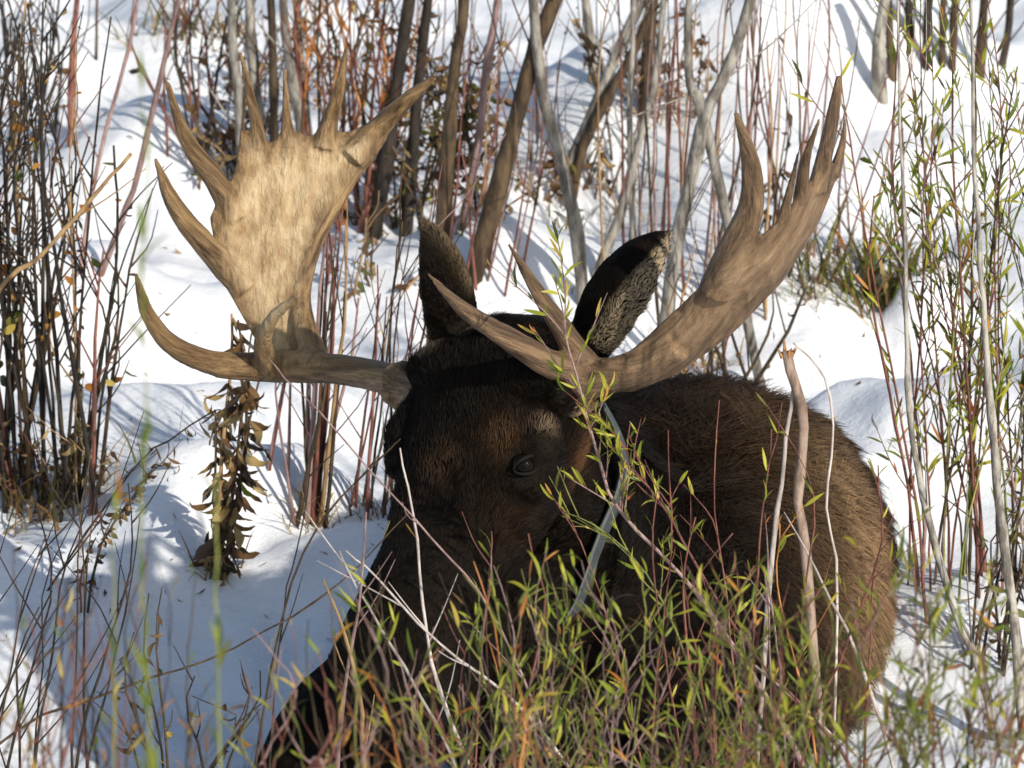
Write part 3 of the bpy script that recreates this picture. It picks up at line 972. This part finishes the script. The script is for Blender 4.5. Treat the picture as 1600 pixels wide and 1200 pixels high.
        ww_ = (.084 if kk == 1.0 else .066) * np.interp(q / L, [0, .15, .35, .55, .75, .9, 1], [.60, .82, 1.0, 1.0, .82, .46, .06])
        lat = ((P - eb) @ sd_) / np.maximum(ww_, .01)
        w = (np.clip((lat - (.58 if kk == 1.0 else .74)) / .2, 0, 1) * (dist < .13) * (q > .04) * (q < L * 1.05) * (1.0 if kk == 1.0 else .7))[:, None]
        tip[:] = tip * (1 - w) + np.array([.58, .45, .29] if kk == 1.0 else [.36, .26, .15]) * w
        rootw = np.maximum(rootw, w)
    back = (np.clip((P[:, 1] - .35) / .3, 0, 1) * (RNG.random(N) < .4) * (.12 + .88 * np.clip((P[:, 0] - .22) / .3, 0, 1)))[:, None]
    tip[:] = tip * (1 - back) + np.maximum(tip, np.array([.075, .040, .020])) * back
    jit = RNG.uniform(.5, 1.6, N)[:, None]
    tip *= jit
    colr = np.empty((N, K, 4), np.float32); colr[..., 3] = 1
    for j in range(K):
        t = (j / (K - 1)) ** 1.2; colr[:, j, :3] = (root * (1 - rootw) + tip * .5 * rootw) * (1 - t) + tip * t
    rad = np.empty((N, K), np.float32)
    r0 = (.00075 * hd + .0011 * (1 - hd))
    for j in range(K): rad[:, j] = r0 * (1 - .8 * j / (K - 1))
    pts, colr, rad = pts[keep], colr[keep], rad[keep]; n = len(pts)
    cu = bpy.data.hair_curves.new('fur')
    cu.add_curves([K] * n)
    cu.attributes['position'].data.foreach_set('vector', pts.astype(np.float32).ravel())
    ra = cu.attributes.get('radius') or cu.attributes.new('radius', 'FLOAT', 'POINT')
    ra.data.foreach_set('value', rad.ravel())
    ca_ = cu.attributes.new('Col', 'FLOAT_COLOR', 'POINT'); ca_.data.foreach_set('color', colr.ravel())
    m = bpy.data.materials.new('fur'); nt, nn, l, b = nodes_of(m)
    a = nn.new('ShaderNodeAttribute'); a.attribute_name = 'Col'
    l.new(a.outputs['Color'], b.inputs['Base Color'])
    b.inputs['Roughness'].default_value = .36; b.inputs['Specular IOR Level'].default_value = .08
    cu.materials.append(m)
    o = link_obj('fur', cu, moose)
    tag(o, kind='stuff')

def nrm_rows(a): return a / (np.linalg.norm(a, axis=1)[:, None] + 1e-9)
build_fur()

# ================================================================== the willows, herbs and grass
G = 'green narrow leaves'
GREENS = {'green': 5, 'lime': 4, 'olive': 2, 'yellow': .8, 'orange': .5}
DRYPAL = {'brown': 5, 'dark': 3, 'straw': 1.5, 'olive': .6}
L_GREEN = dict(dens=38, len=(.028, .060), ratio=.12, pal=GREENS, along=.85, out=.55, span=(.2, 1))
L_DRY = dict(dens=30, len=(.025, .055), ratio=.42, pal=DRYPAL, along=.2, out=.8, droop=-.8, shape='dried', span=(.1, .9))

def trunk(label, px, w, bark, tw=4, Y=None, more=None, leaf=None, group='bare willow trunks behind the moose', taper=.75, tlen=(.12, .4), tbark=None):
    st = [dict(px=px, w=w, bark=bark, taper=taper, twigs=tw, Y=Y, name='trunk', sides=9, tlen=tlen, tspan=(.15, .9), tbark=tbark or bark, lean=.0, leaf=leaf)]
    for m in more or []: st.append(dict(px=m[0], w=m[1], bark=m[2], taper=.7, twigs=2, Y=m[3] if len(m) > 3 else None, name='branch', sides=8, lean=.0, wander=.003))
    return plant('bare_willow', label, 'willow', st, group, leaf_limit=120)

def YB(u, v): return float(ground_hit(u, v)[1])

# -- thick stems behind the moose
y1 = YB(430, 330)
plant('willow_shrub', 'clump of five grey and brown willow stems behind the pale antler', 'willow',
      [dict(px=[(384, 345), (378, 190), (367, 80), (362, -40)], w=16, bark='grey', twigs=3, Y=y1, taper=.8, sides=9),
       dict(px=[(420, 340), (407, 190), (395, 80), (391, -40)], w=18, bark='grey', twigs=2, Y=y1 + .05, taper=.8, sides=9),
       dict(px=[(432, 345), (428, 180), (427, 80), (421, -40)], w=15, bark='brown', twigs=3, Y=y1 - .05, taper=.8, sides=9),
       dict(px=[(478, 340), (470, 190), (452, 90), (442, -40)], w=17, bark='grey', twigs=3, Y=y1, taper=.8, sides=9),
       dict(px=[(486, 335), (478, 200), (467, 90), (464, -40)], w=15, bark='grey', twigs=2, Y=y1 + .1, taper=.8, sides=9)])
trunk('dark upright willow trunk just right of the pale antler tines', [(578, 375), (600, 270), (620, 130), (640, 0), (646, -50)], 23, 'dark')
trunk('dark straight willow trunk beside the browned leaves, left of the ear tip', [(634, 370), (645, 250), (655, 100), (669, 0), (674, -50)], 20, 'dark')
trunk('brown willow trunk rising above the left ear tip', [(690, 378), (700, 250), (712, 100), (724, 10), (730, -50)], 22, 'brown')
trunk('slender mauve grey willow stem between two brown trunks', [(720, 362), (744, 220), (757, 120), (775, 0), (780, -50)], 13, 'mauve', 3)
trunk('thickest leaning brown willow trunk left of the tall brow tine', [(735, 445), (765, 340), (800, 220), (835, 90), (868, 0), (885, -50)], 29, 'brown', 5)
trunk('smooth pale grey willow trunk leaning behind the tall brow tine', [(912, 480), (895, 350), (874, 255), (850, 160), (840, 85), (832, -40)], 21, 'grey', 3)
trunk('diagonal pale grey willow trunk leaning far to the right', [(888, 305), (893, 255), (925, 180), (960, 90), (1003, 0), (1022, -50)], 19, 'grey', 3)
trunk('diagonal brown willow trunk under the pale leaning one', [(890, 318), (912, 232), (952, 148), (1000, 62), (1030, -30)], 16, 'brown', 4)
trunk('thin straight grey willow stem above the right ear', [(994, 420), (990, 300), (985, 180), (990, 60), (992, -40)], 11, 'grey', 2)
trunk('thin curved grey willow stem sweeping down to the snow left of the right ear', [(925, 440), (975, 322), (1000, 222), (1025, 120), (1040, 0), (1044, -40)], 13, 'grey', 2)
trunk('short grey brown willow stem at the top behind the white mound', [(930, 130), (920, 60), (913, 0), (908, -50)], 15, 'grey', 2)
trunk('dark red brown willow stub on the white mound at the top', [(1008, 180), (1015, 60), (1026, -40)], 20, 'brown', 3)
trunk('forked grey willow trunk behind the right ear tip', [(1035, 600), (1050, 420), (1066, 340), (1086, 258), (1103, 178), (1140, 100), (1172, 0), (1186, -50)], 22, 'grey', 4,
      more=[([(1100, 190), (1082, 150), (1075, 100), (1076, 0), (1076, -40)], 15, 'grey', YB(1035, 600))])
for px, w, b, lab in [
    ([(1378, 158), (1374, 80), (1384, 0), (1388, -40)], 21, 'grey', 'grey willow trunk at the top right standing in the snow hollow'),
    ([(1394, 120), (1392, 60), (1390, -40)], 14, 'brown', 'brown willow stem close beside the grey trunk at the top right'),
    ([(1428, 70), (1423, 35), (1415, -40)], 12, 'dark', 'short dark willow stem leaning left at the top right'),
    ([(1447, 108), (1449, 50), (1452, -40)], 13, 'dark', 'dark willow stem on the snow crest at the top right'),
    ([(1470, 108), (1474, 40), (1478, -40)], 12, 'brown', 'slim brown willow stem on the snow crest at the top right'),
    ([(1488, 106), (1492, 50), (1497, -40)], 14, 'brown', 'leaning brown willow stem third on the snow crest'),
    ([(1530, 115), (1536, 50), (1542, -40)], 17, 'brown', 'stout brown willow stem near the top right corner'),
    ([(1565, 105), (1573, 50), (1582, -40)], 12, 'dark', 'last dark willow stem in the top right corner')]:
    trunk(lab, px, w, b, 3)

# -- curled brown leaves among the dark trunks
def dry_bush(label, stems, dens=60, limit=110, **kw):
    spec = dict(L_DRY); spec.update(dens=dens); spec.update(kw)
    return plant('dried_leaf_shrub', label, 'shrub', stems, 'shrubs with dried leaves', limit, spec)
def fan(base, n, spread, h, lean, w=(4, 6), bark=None, **kw): return shoots(base, n, spread, h, lean, w, bark or {'brown': 2, 'red': 1, 'tan': 1}, **kw)
dry_bush('shrub with curled brown and olive leaves between the dark trunks', fan((690, 340), 11, (38, 8), (150, 330), (10, 30), twigs=4, tw=3, tlen=(.06, .2), tleaf=dict(L_DRY, dens=60)), 42, 200,
         pal={'brown': 4, 'olive': 3, 'dark': 2, 'straw': 1.4, 'lime': .5}, len=(.03, .06))
dry_bush('low brown leaved shoot beside the left ear', fan((590, 450), 5, (30, 10), (60, 130), (20, 30), twigs=2, tw=3, tlen=(.05, .12)), 60, 60, pal={'brown': 3, 'straw': 2, 'olive': 1})
dry_bush('sparse shoots with hanging dead leaves right of the forked trunk', fan((1195, 420), 7, (34, 20), (280, 430), (20, 22), w=(3, 5)), 9, 60, pal={'dark': 3, 'brown': 3})
dry_bush('small dry shoots on the snow bank under the leaning trunks', fan((890, 318), 9, (38, 8), (40, 130), (0, 20), w=(3, 5)), 40, 60)

for lab, base, n, sp, h in [
    ('brown leafy undergrowth around the foot of the dark trunks', (640, 362), 18, (60, 8), (50, 190)),
    ('brown leafy undergrowth behind the long left tines', (335, 285), 14, (45, 10), (60, 170)),
    ('golden brown dry growth at the top edge behind the antler tines', (500, 150), 16, (70, 20), (80, 190)),
    ('dry leafy growth at the foot of the short stems at the top', (1000, 178), 14, (50, 8), (50, 170)),
    ('tangle of dry growth at the foot of the left shrub', (75, 800), 12, (60, 8), (50, 170))]:
    dry_bush(lab, fan(base, n, sp, h, (0, 30), w=(3, 5), twigs=2, tw=2.5, tlen=(.05, .14), tleaf=dict(L_DRY, dens=34, len=(.022, .05))), 44, 90, pal={'brown': 4, 'straw': 3, 'dark': 2, 'olive': 1}, len=(.02, .05))

# -- dried herb with drooping curled leaves, left of the head
herb = [dict(px=[(335, 905), (342, 780), (352, 640), (358, 560), (362, 490)], w=7, bark='tan', taper=.6),
        dict(px=[(350, 905), (362, 790), (378, 660), (384, 590), (372, 500)], w=6, bark='brown', taper=.6),
        dict(px=[(326, 905), (330, 800), (334, 700), (336, 640)], w=5, bark='tan', taper=.6),
        dict(px=[(345, 905), (375, 760), (385, 690), (390, 650)], w=6, bark='brown', taper=.6)]
plant('dried_herb', 'tall withered herb with drooping curled brown leaves in front of the snow hollow', 'herb', herb, None, 200,
      dict(L_DRY, dens=88, len=(.045, .085), ratio=.34, droop=-1.1, span=(.08, 1.0), pal={'brown': 5, 'dark': 3, 'straw': 4, 'green': .2}))
plant('curled_seed_head', 'black curled dead frond on a thin diagonal stalk beside the withered herb', 'herb',
      [dict(px=[(200, 735), (260, 690), (322, 648), (345, 640)], w=3.5, bark='dark', leaf=dict(L_DRY, dens=90, span=(.72, 1), len=(.03, .05), ratio=.12, pal={'dark': 1}), Y=YB(335, 905) - .05)], None, 30)
plant('dried_herb', 'drooping brown seed stalk in front of the left shrub', 'herb',
      [dict(px=[(135, 960), (150, 870), (190, 800), (225, 760)], w=5, bark='brown', twigs=4, tw=3, tlen=(.05, .1), tleaf=dict(L_DRY, dens=120, len=(.015, .03), ratio=.5)),
       dict(px=[(125, 960), (128, 900), (150, 840)], w=4, bark='dark')], None, 90, dict(L_DRY, dens=130, len=(.015, .032), ratio=.5, span=(.2, 1)))
plant('dried_herb', 'withered brown leafy stalk along the left shrub edge', 'herb',
      [dict(px=[(110, 770), (118, 640), (125, 540), (130, 440)], w=6, bark='brown')], None, 90, dict(L_DRY, dens=85, len=(.018, .038), ratio=.5, span=(.2, 1)))

# -- thin red and brown shoots behind and beside the head
R1 = {'red': 4, 'mauve': 2, 'brown': 2, 'tan': 1}
def shrub(label, stems, group='thin willow shoots in the snow', limit=100, leaf=None, name='willow_shrub'):
    return plant(name, label, 'willow', stems, group, limit, leaf)
shrub('dense bundle of reddish shoots under the pale antler, left of the face', shoots((488, 815), 16, (14, 10), (300, 520), (26, 26), (5, 9), R1, bow=10, twigs=1, tw=2.5))
shrub('loose red shoots between the antler beam and the left ear', shoots((585, 800), 12, (30, 10), (330, 620), (50, 24), (4, 6), R1, bow=12, twigs=1, tw=2.5))
shrub('four thin bare shoots hanging below the antler beam', shoots((400, 735), 5, (30, 12), (260, 420), (40, 30), (4, 6), R1, bow=8))
shrub('tall orange and red shoots behind the upright antler tines', shoots((530, 350), 24, (38, 10), (260, 420), (10, 28), (5, 8), {'orange': 3, 'red': 4, 'brown': 1}, twigs=2, tw=3),
      leaf=dict(dens=7, len=(.04, .08), ratio=.14, pal={'orange': 3, 'straw': 2}, span=(.3, 1)))
shrub('dark tangled shoots behind the long left tines', shoots((340, 270), 14, (34, 18), (200, 330), (-30, 45), (4, 7), {'brown': 3, 'dark': 3, 'red': 2}, twigs=2, tw=3), leaf=dict(L_DRY, dens=5))
shrub('upright red shoots left of the forked trunk', shoots((1010, 420), 9, (40, 16), (360, 470), (6, 24), (3.5, 6), R1, bow=10))
shrub('upright red shoots right of the forked trunk', shoots((1120, 520), 16, (48, 30), (440, 600), (26, 32), (4, 6.5), R1, bow=12, twigs=1, tw=2.5))
shrub('brown shoots standing behind the moose shoulder', shoots((1110, 640), 12, (45, 10), (110, 260), (22, 26), (5, 8), {'tan': 2, 'brown': 2, 'red': 1}, Y=2.75, twigs=1, tw=3),
      leaf=dict(L_DRY, dens=10))
shrub('thin crossing red shoots behind the right antler tines', shoots((1280, 400), 20, (80, 30), (330, 520), (10, 50), (3, 5), R1, bow=14))
shrub('thin shoots on the white slope at the top centre', shoots((880, 260), 18, (100, 40), (200, 330), (5, 34), (3, 4.5), {'red': 3, 'brown': 3, 'mauve': 2}, bow=14, twigs=1, tw=2.5))
shrub('slim shoots between the brown trunks and the tall brow tine', shoots((770, 430), 9, (40, 24), (220, 430), (38, 30), (3.5, 5.5), R1, bow=12))
# -- left shrub
shrub('dense dark shrub at the left edge with a few orange oval leaves',
      shoots((62, 790), 36, (56, 14), (360, 800), (0, 52), (4, 9), {'dark': 4, 'brown': 4, 'tan': 1.3, 'red': 1}, bow=20, twigs=4, tw=3.5, tlen=(.08, .25), tleaf=dict(L_DRY, dens=7, len=(.018, .035))), limit=90,
      leaf=dict(dens=4.6, len=(.022, .038), ratio=.55, shape='oval', pal={'orange': 5, 'yellow': 1.2, 'olive': 1.6, 'brown': 1.5}, along=.3, out=.8, span=(.3, .95)), group='shrubs at the picture edges')
shrub('sparse dark twiggy shrub in the top left corner', shoots((10, 240), 12, (32, 20), (140, 300), (25, 40), (5, 9), {'dark': 3, 'brown': 2}, twigs=3, tw=3), group='shrubs at the picture edges', leaf=dict(L_DRY, dens=9))
trunk('single straight rust red shoot standing alone at the top left', [(108, 232), (112, 130), (120, 0), (122, -40)], 11, 'red', 0, group='single shoots at the top left')
trunk('short thin shoot ending in the snow at the top left', [(150, 96), (150, 40), (151, -40)], 5, 'brown', 0, group='single shoots at the top left')
trunk('long grey rod leaning right past the long left tines', [(150, 432), (186, 350), (212, 280), (242, 150), (276, 0), (284, -40)], 10, 'mauve', 0, group='single shoots at the top left')
trunk('thin pale rod leaning right, left of the long grey one', [(122, 430), (140, 330), (166, 200), (205, 50), (218, -40)], 7, 'mauve', 1, group='single shoots at the top left')
trunk('yellow green twig slanting up from the left edge', [(-20, 480), (60, 400), (140, 315), (205, 240)], 8, 'tan', 2, Y=1.5, group='single shoots at the top left')

# -- right hand willows with narrow leaves
L_R = dict(L_GREEN, dens=30, pal={'green': 4, 'lime': 4, 'olive': 3, 'orange': .6, 'brown': .6}, len=(.03, .06))
shrub('leafy red stemmed willow along the right edge', shoots((1520, 800), 34, (70, 50), (420, 900), (-10, 60), (3.5, 6.5), {'red': 3, 'mauve': 2, 'brown': 2, 'green': 1}, bow=26, Y=1.3, twigs=2, tw=2.6, tleaf=L_R),
      'shrubs at the picture edges', 300, L_R)
trunk('long grey willow rod curving from lower right towards the right antler', [(1540, 1060), (1497, 942), (1459, 817), (1430, 690), (1418, 550), (1416, 400), (1408, 200), (1402, -40)], 15, 'grey', 4, Y=.55, taper=.2, group='single rods at the right')
trunk('stout pale willow rod standing at the right edge', [(1608, 1200), (1580, 920), (1560, 800), (1549, 680), (1540, 520), (1532, 380), (1522, 180), (1516, -40)], 17, 'grey', 6, Y=.5, taper=.25, group='single rods at the right')
shrub('dark leaved undergrowth at the right edge', shoots((1570, 960), 10, (30, 30), (160, 280), (0, 30), (4, 6), {'dark': 2, 'brown': 2}, Y=.9), 'shrubs at the picture edges', 120,
      dict(L_DRY, dens=32, pal={'olive': 4, 'dark': 3, 'brown': 2}, ratio=.3))

BARK['broken'] = mat_bark('bark_grey_brown', (.13, .085, .06), (.30, .22, .17))
# -- broken stem beside the shoulder
yb = -.35
def torn(root, built, leaves):
    C = built[0][1]; tip = C[-1]
    V, F = [], []
    for k in range(9):
        a = random.uniform(0, 6.28); d = np.array([math.cos(a) * .5, math.sin(a) * .5, random.uniform(.5, 1.2)])
        p = tip + np.array([math.cos(a), math.sin(a), 0]) * .007 - np.array([0, 0, .012])
        tube([p, p + d * random.uniform(.012, .028)], [.005, .001], 4, V, F)
    tag(link_mesh('torn_end', V, F, BARK['wood'], root), 'splintered orange broken end')
plant('broken_willow_stem', 'snapped willow stem with a splintered orange end in front of the moose shoulder', 'willow',
      [dict(px=[(1290, 1210), (1272, 1000), (1262, 850), (1246, 760), (1257, 680), (1243, 610), (1229, 548)], w=14, bark='broken', taper=1.15, Y=yb, lean=0, sides=10, wander=.006),
       dict(px=[(1180, 1190), (1205, 880), (1224, 740), (1234, 650), (1240, 605)], w=8, bark='pale', taper=.8, Y=yb, lean=0, name='branch'),
       dict(px=[(1300, 1180), (1305, 900), (1290, 800), (1297, 700), (1292, 600), (1268, 558), (1240, 536)], w=4.5, bark='pale', taper=.7, Y=yb - .02, lean=0, name='branch')], None, 60, extra=torn)
plant('willow_rod', 'white barked rod crossing low in front of the moose flank', 'willow',
      [dict(px=[(1400, 1230), (1330, 1010), (1270, 880), (1225, 800)], w=7, bark='pale', Y=-.5, taper=.3), dict(px=[(1380, 1220), (1300, 1150), (1225, 1080), (1180, 1040)], w=6, bark='pale', Y=-.5, taper=.6)], 'pale rods in front of the moose')

# -- sprig across the cheek, in focus
L_SP = dict(L_GREEN, dens=50, len=(.022, .050), ratio=.13, pal={'green': 4, 'lime': 5, 'olive': 1, 'yellow': 1, 'orange': .5}, span=(.35, 1))
shrub('long leafy willow sprig reaching up across the collar to the antler base',
      [dict(px=[(1260, 1200), (1130, 985), (1060, 890), (985, 815), (945, 740), (915, 640), (893, 560), (880, 500)], w=8, bark='mauve', Y=-.55, lean=0, taper=.3, twigs=13, tw=3.2, tlen=(.06, .16), tspan=(.45, .98), tleaf=dict(L_SP, dens=70, span=(.1, 1)), leaf=dict(L_SP, dens=20)),
       dict(px=[(1330, 1200), (1180, 1020), (1090, 880), (1040, 790), (985, 720), (985, 660)], w=6, bark='red', Y=-.6, lean=0, taper=.3, twigs=7, tw=3, tlen=(.06, .14), tspan=(.5, .98), tleaf=dict(L_SP, dens=60, span=(.1, 1)), leaf=dict(L_SP, dens=12)),
       dict(px=[(1000, 1200), (950, 980), (905, 850), (860, 770)], w=4, bark='red', Y=-.65, lean=0, taper=.3, twigs=5, tw=2.5, tlen=(.05, .12), leaf=dict(L_SP, dens=22)),
       dict(px=[(1120, 1200), (1060, 1000), (1000, 890), (930, 820), (880, 800)], w=5, bark='green', Y=-.6, lean=0, taper=.3, twigs=8, tw=2.6, tlen=(.05, .13), tspan=(.5, 1), tleaf=dict(L_SP, dens=70), leaf=dict(L_SP, dens=20))],
      'leafy willow sprigs in front of the moose', 300)
shrub('upright leafy red shoots in front of the moose shoulder',
      shoots((1170, 1150), 13, (80, 20), (280, 520), (-12, 40), (3.5, 6), {'red': 4, 'orange': 1.5, 'mauve': 1}, Y=-.7, bow=22, twigs=2, tw=2.5, tlen=(.05, .13), tleaf=dict(L_SP, dens=22)),
      'leafy willow sprigs in front of the moose', 220, dict(L_SP, dens=11, span=(.3, 1)))
# -- pale rods across the muzzle
for lab, px, w, b, Y in [
    ('pale rod rising in front of the nose bridge', [(745, 1230), (690, 1090), (666, 990), (656, 880), (640, 770), (625, 700)], 7, 'pale', -.7),
    ('tan rod curving up across the muzzle from the bottom', [(570, 1220), (560, 1100), (535, 980), (505, 905)], 9, 'tan', -1.0),
    ('mauve rod upright along the left side of the nose', [(528, 1220), (550, 1050), (568, 920), (572, 800)], 8, 'mauve', -1.0),
    ('thin red rod slanting down to the right across the cheek', [(880, 1230), (770, 960), (690, 860), (590, 750), (470, 620), (420, 560)], 4.5, 'mauve', -.8),
    ('white rod slanting left across the mouth', [(720, 1220), (640, 1060), (560, 920), (530, 860)], 6, 'pale', -1.0),
    ('long pale rod slanting from the mouth to lower right', [(900, 1210), (790, 1080), (690, 1000), (590, 900), (540, 860)], 6, 'pale', -1.0),
    ('rust red rod leaning across the cheek hollow', [(745, 1210), (760, 990), (770, 880), (768, 830)], 4, 'red', -.8),
    ('dark thin rod arching over the snow left of the muzzle', [(395, 1230), (430, 1000), (480, 850), (560, 740), (620, 690)], 5, 'brown', -.6),
    ('thin dark rod left of the muzzle over the snow', [(420, 1210), (440, 960), (470, 840), (500, 640)], 4, 'dark', -.5),
    ('long brown rod slanting across the snow below the withered herb', [(0, 1160), (150, 1090), (330, 1030), (520, 920), (640, 800)], 5, 'brown', -.7)]:
    trunk(lab, px, w, b, 2, Y=Y, taper=.35, group='thin rods in front of the moose', tlen=(.06, .15), leaf=dict(L_SP, dens=3, span=(.3, 1)))

# -- leafy mass in front of the chest, a little out of focus
for i, (lab, base, n, spread, h, Y, pal, limit) in enumerate([
    ('dense green leaved willow low in front of the moose chest', (960, 1270), 40, (150, 20), (120, 400), -2.4, {'green': 4, 'lime': 4, 'olive': 3, 'orange': .8, 'yellow': .8, 'brown': .6}, 300),
    ('blurred green willow at the bottom right, below the flank', (1260, 1280), 30, (110, 20), (120, 330), -3.2, {'green': 4, 'lime': 4, 'olive': 3, 'orange': 1, 'brown': 1}, 300),
    ('blurred leafy willow in the bottom right corner', (1500, 1280), 26, (90, 20), (180, 460), -3.4, {'green': 4, 'lime': 3, 'olive': 3, 'orange': 1.2, 'brown': 1}, 260),
    ('blurred willow with orange leaves below the muzzle', (600, 1290), 32, (110, 15), (120, 400), -3.6, {'orange': 2, 'yellow': 3, 'green': 3, 'lime': 2, 'straw': 2}, 200),
    ('blurred dark shrub with orange leaves in the bottom left corner', (150, 1290), 40, (130, 15), (120, 480), -4.0, {'orange': 3, 'yellow': 2, 'green': 2.5, 'brown': 2}, 220),
    ('low dense yellow green willow along the bottom edge right of centre', (1060, 1270), 40, (210, 12), (60, 190), -2.9, {'green': 4, 'lime': 5, 'olive': 2, 'yellow': 1, 'orange': .6}, 260),
    ('thin twiggy willow rising in front of the moose jaw', (770, 1280), 24, (70, 12), (160, 430), -2.0, {'green': 4, 'lime': 3, 'olive': 2, 'orange': 1, 'brown': 1}, 180)]):
    bk = {'red': 3, 'orange': .5, 'mauve': 2.5, 'green': 2.5, 'brown': 2} if i != 4 else {'dark': 4, 'brown': 3, 'red': 2}
    ls = dict(L_GREEN, dens=[19, 19, 18, 10, 8, 30, 13][i], len=(.026, .058) if i < 3 else (.022, .046), ratio=.105, pal=pal, span=(.3, 1))
    shrub(lab, shoots(base, n, spread, h, (0, 60), (2.6, 5.6), bk, Y=Y, bow=34, twigs=3 if i < 3 else 1, tw=2.6, tlen=(.05, .14), tleaf=ls), 'blurred willows in the foreground', limit, ls)
# far out of focus green strands near the lens
shrub('very blurred green strands hanging in front of the left antler', 
      [dict(px=[(235, 1260), (222, 900), (232, 700), (225, 520), (228, 260), (222, 130)], w=4, bark='green', Y=-6.0, lean=0, leaf=dict(L_GREEN, dens=30, len=(.03, .06), pal={'green': 1}, along=1.2, out=.25, span=(.55, 1))),
       dict(px=[(345, 1260), (338, 1000), (332, 860), (340, 740)], w=5, bark='green', Y=-5.4, lean=0, leaf=dict(L_GREEN, dens=30, len=(.03, .06), pal={'green': 1, 'olive': 1}, along=1.2, out=.25, span=(.4, 1))),
       dict(px=[(180, 1260), (182, 1000), (178, 850), (188, 780)], w=4, bark='green', Y=-5.2, lean=0, leaf=dict(L_GREEN, dens=26, len=(.03, .06), pal={'green': 1, 'orange': 1}, along=1.2, out=.25, span=(.4, 1)))],
      'blurred willows in the foreground', 90)
shrub('dark bare rods in the lower left over the snow', shoots((70, 1190), 12, (60, 20), (250, 520), (35, 60), (4, 7), {'dark': 4, 'brown': 2}, Y=-.3, bow=22, twigs=2, tw=3), 'thin rods in front of the moose')
shrub('small dark shoots with shrivelled leaves at the lower left', shoots((300, 1210), 8, (60, 12), (120, 300), (30, 40), (4, 6), {'dark': 3, 'brown': 2}, Y=-.1, twigs=2, tw=3, tlen=(.04, .1)), 'thin rods in front of the moose', 60,
      dict(L_DRY, dens=16, pal={'dark': 3, 'brown': 2, 'olive': 1, 'yellow': .6}))

# -- grass tufts
for lab, base, n, size, pal, sp in [
    ('brown grass tuft around the foot of the left shrub', (70, 785), 170, (.07, .2), {'straw': 2, 'brown': 3, 'olive': 2}, .10),
    ('dry yellow grass around the foot of the withered herb', (338, 900), 50, (.04, .12), {'straw': 3, 'brown': 2, 'olive': 1}, .018),
    ('dry grass at the foot of the reddish shoot bundle', (490, 830), 70, (.05, .14), {'straw': 3, 'brown': 2}, .03),
    ('small dry grass patch beside the left cheek', (590, 805), 60, (.04, .10), {'straw': 3, 'olive': 1, 'brown': 2}, .05),
    ('yellowed grass tuft at the top left behind the tines', (292, 45), 90, (.08, .2), {'straw': 2, 'olive': 2, 'brown': 2}, .06),
    ('brown green grass on the bank under the leaning trunks', (885, 312), 170, (.05, .16), {'straw': 2, 'brown': 3, 'olive': 3}, .10),
    ('arching green brown sedge tuft right of the antler', (1372, 478), 240, (.10, .26), {'olive': 5, 'brown': 2, 'straw': 2, 'green': 1}, .075),
    ('small reddish grass clump beside the sedge tuft', (1258, 470), 60, (.05, .13), {'brown': 3, 'straw': 1, 'green': 1}, .03),
    ('dry grass behind the moose shoulder', (1075, 615), 70, (.06, .16), {'straw': 3, 'orange': 1, 'brown': 2}, .05),
    ('dark grass at the foot of the top right stems', (1080, 175), 50, (.05, .1), {'brown': 3, 'straw': 1}, .05)]:
    tuft('grass_tuft', lab, 'grass', base, n, size, pal, sp, Y=3.0 if 'shoulder' in lab else None)

# -- fallen leaves and bits of stalk on the snow
_lit = []
for _ in range(420):
    u, v = random.uniform(-60, 1660), random.uniform(20, 1180)
    g = ground_hit(u, v); g[2] = float(height(g[0], g[1])) + .004
    a = random.uniform(0, 6.28); L = random.uniform(.008, .03)
    _lit.append((leaf_frame(g, np.array([math.cos(a), math.sin(a), .1]), random.uniform(-.5, .5), L, L * random.uniform(.12, .45)), 'dried', random.randrange(7), pick({'brown': 3, 'dark': 2, 'straw': 2}), None))
V, F, MI, n0 = [], [], [], 0
for (M, s_, k, mk, _n) in _lit:
    v, f = SHAPES[s_][k]; V.append(v @ M[:3, :3].T + M[:3, 3]); F += [tuple(i + n0 for i in q) for q in f]; MI += [['brown', 'dark', 'straw'].index(mk)] * len(f); n0 += len(v)
lo = link_mesh('leaf_litter', np.vstack(V), F, None)
for mk in ('brown', 'dark', 'straw'): lo.data.materials.append(LEAFM[mk])
lo.data.polygons.foreach_set('material_index', MI)
tag(lo, 'scattered dead leaves and bits lying on the snow', 'litter', kind='stuff')
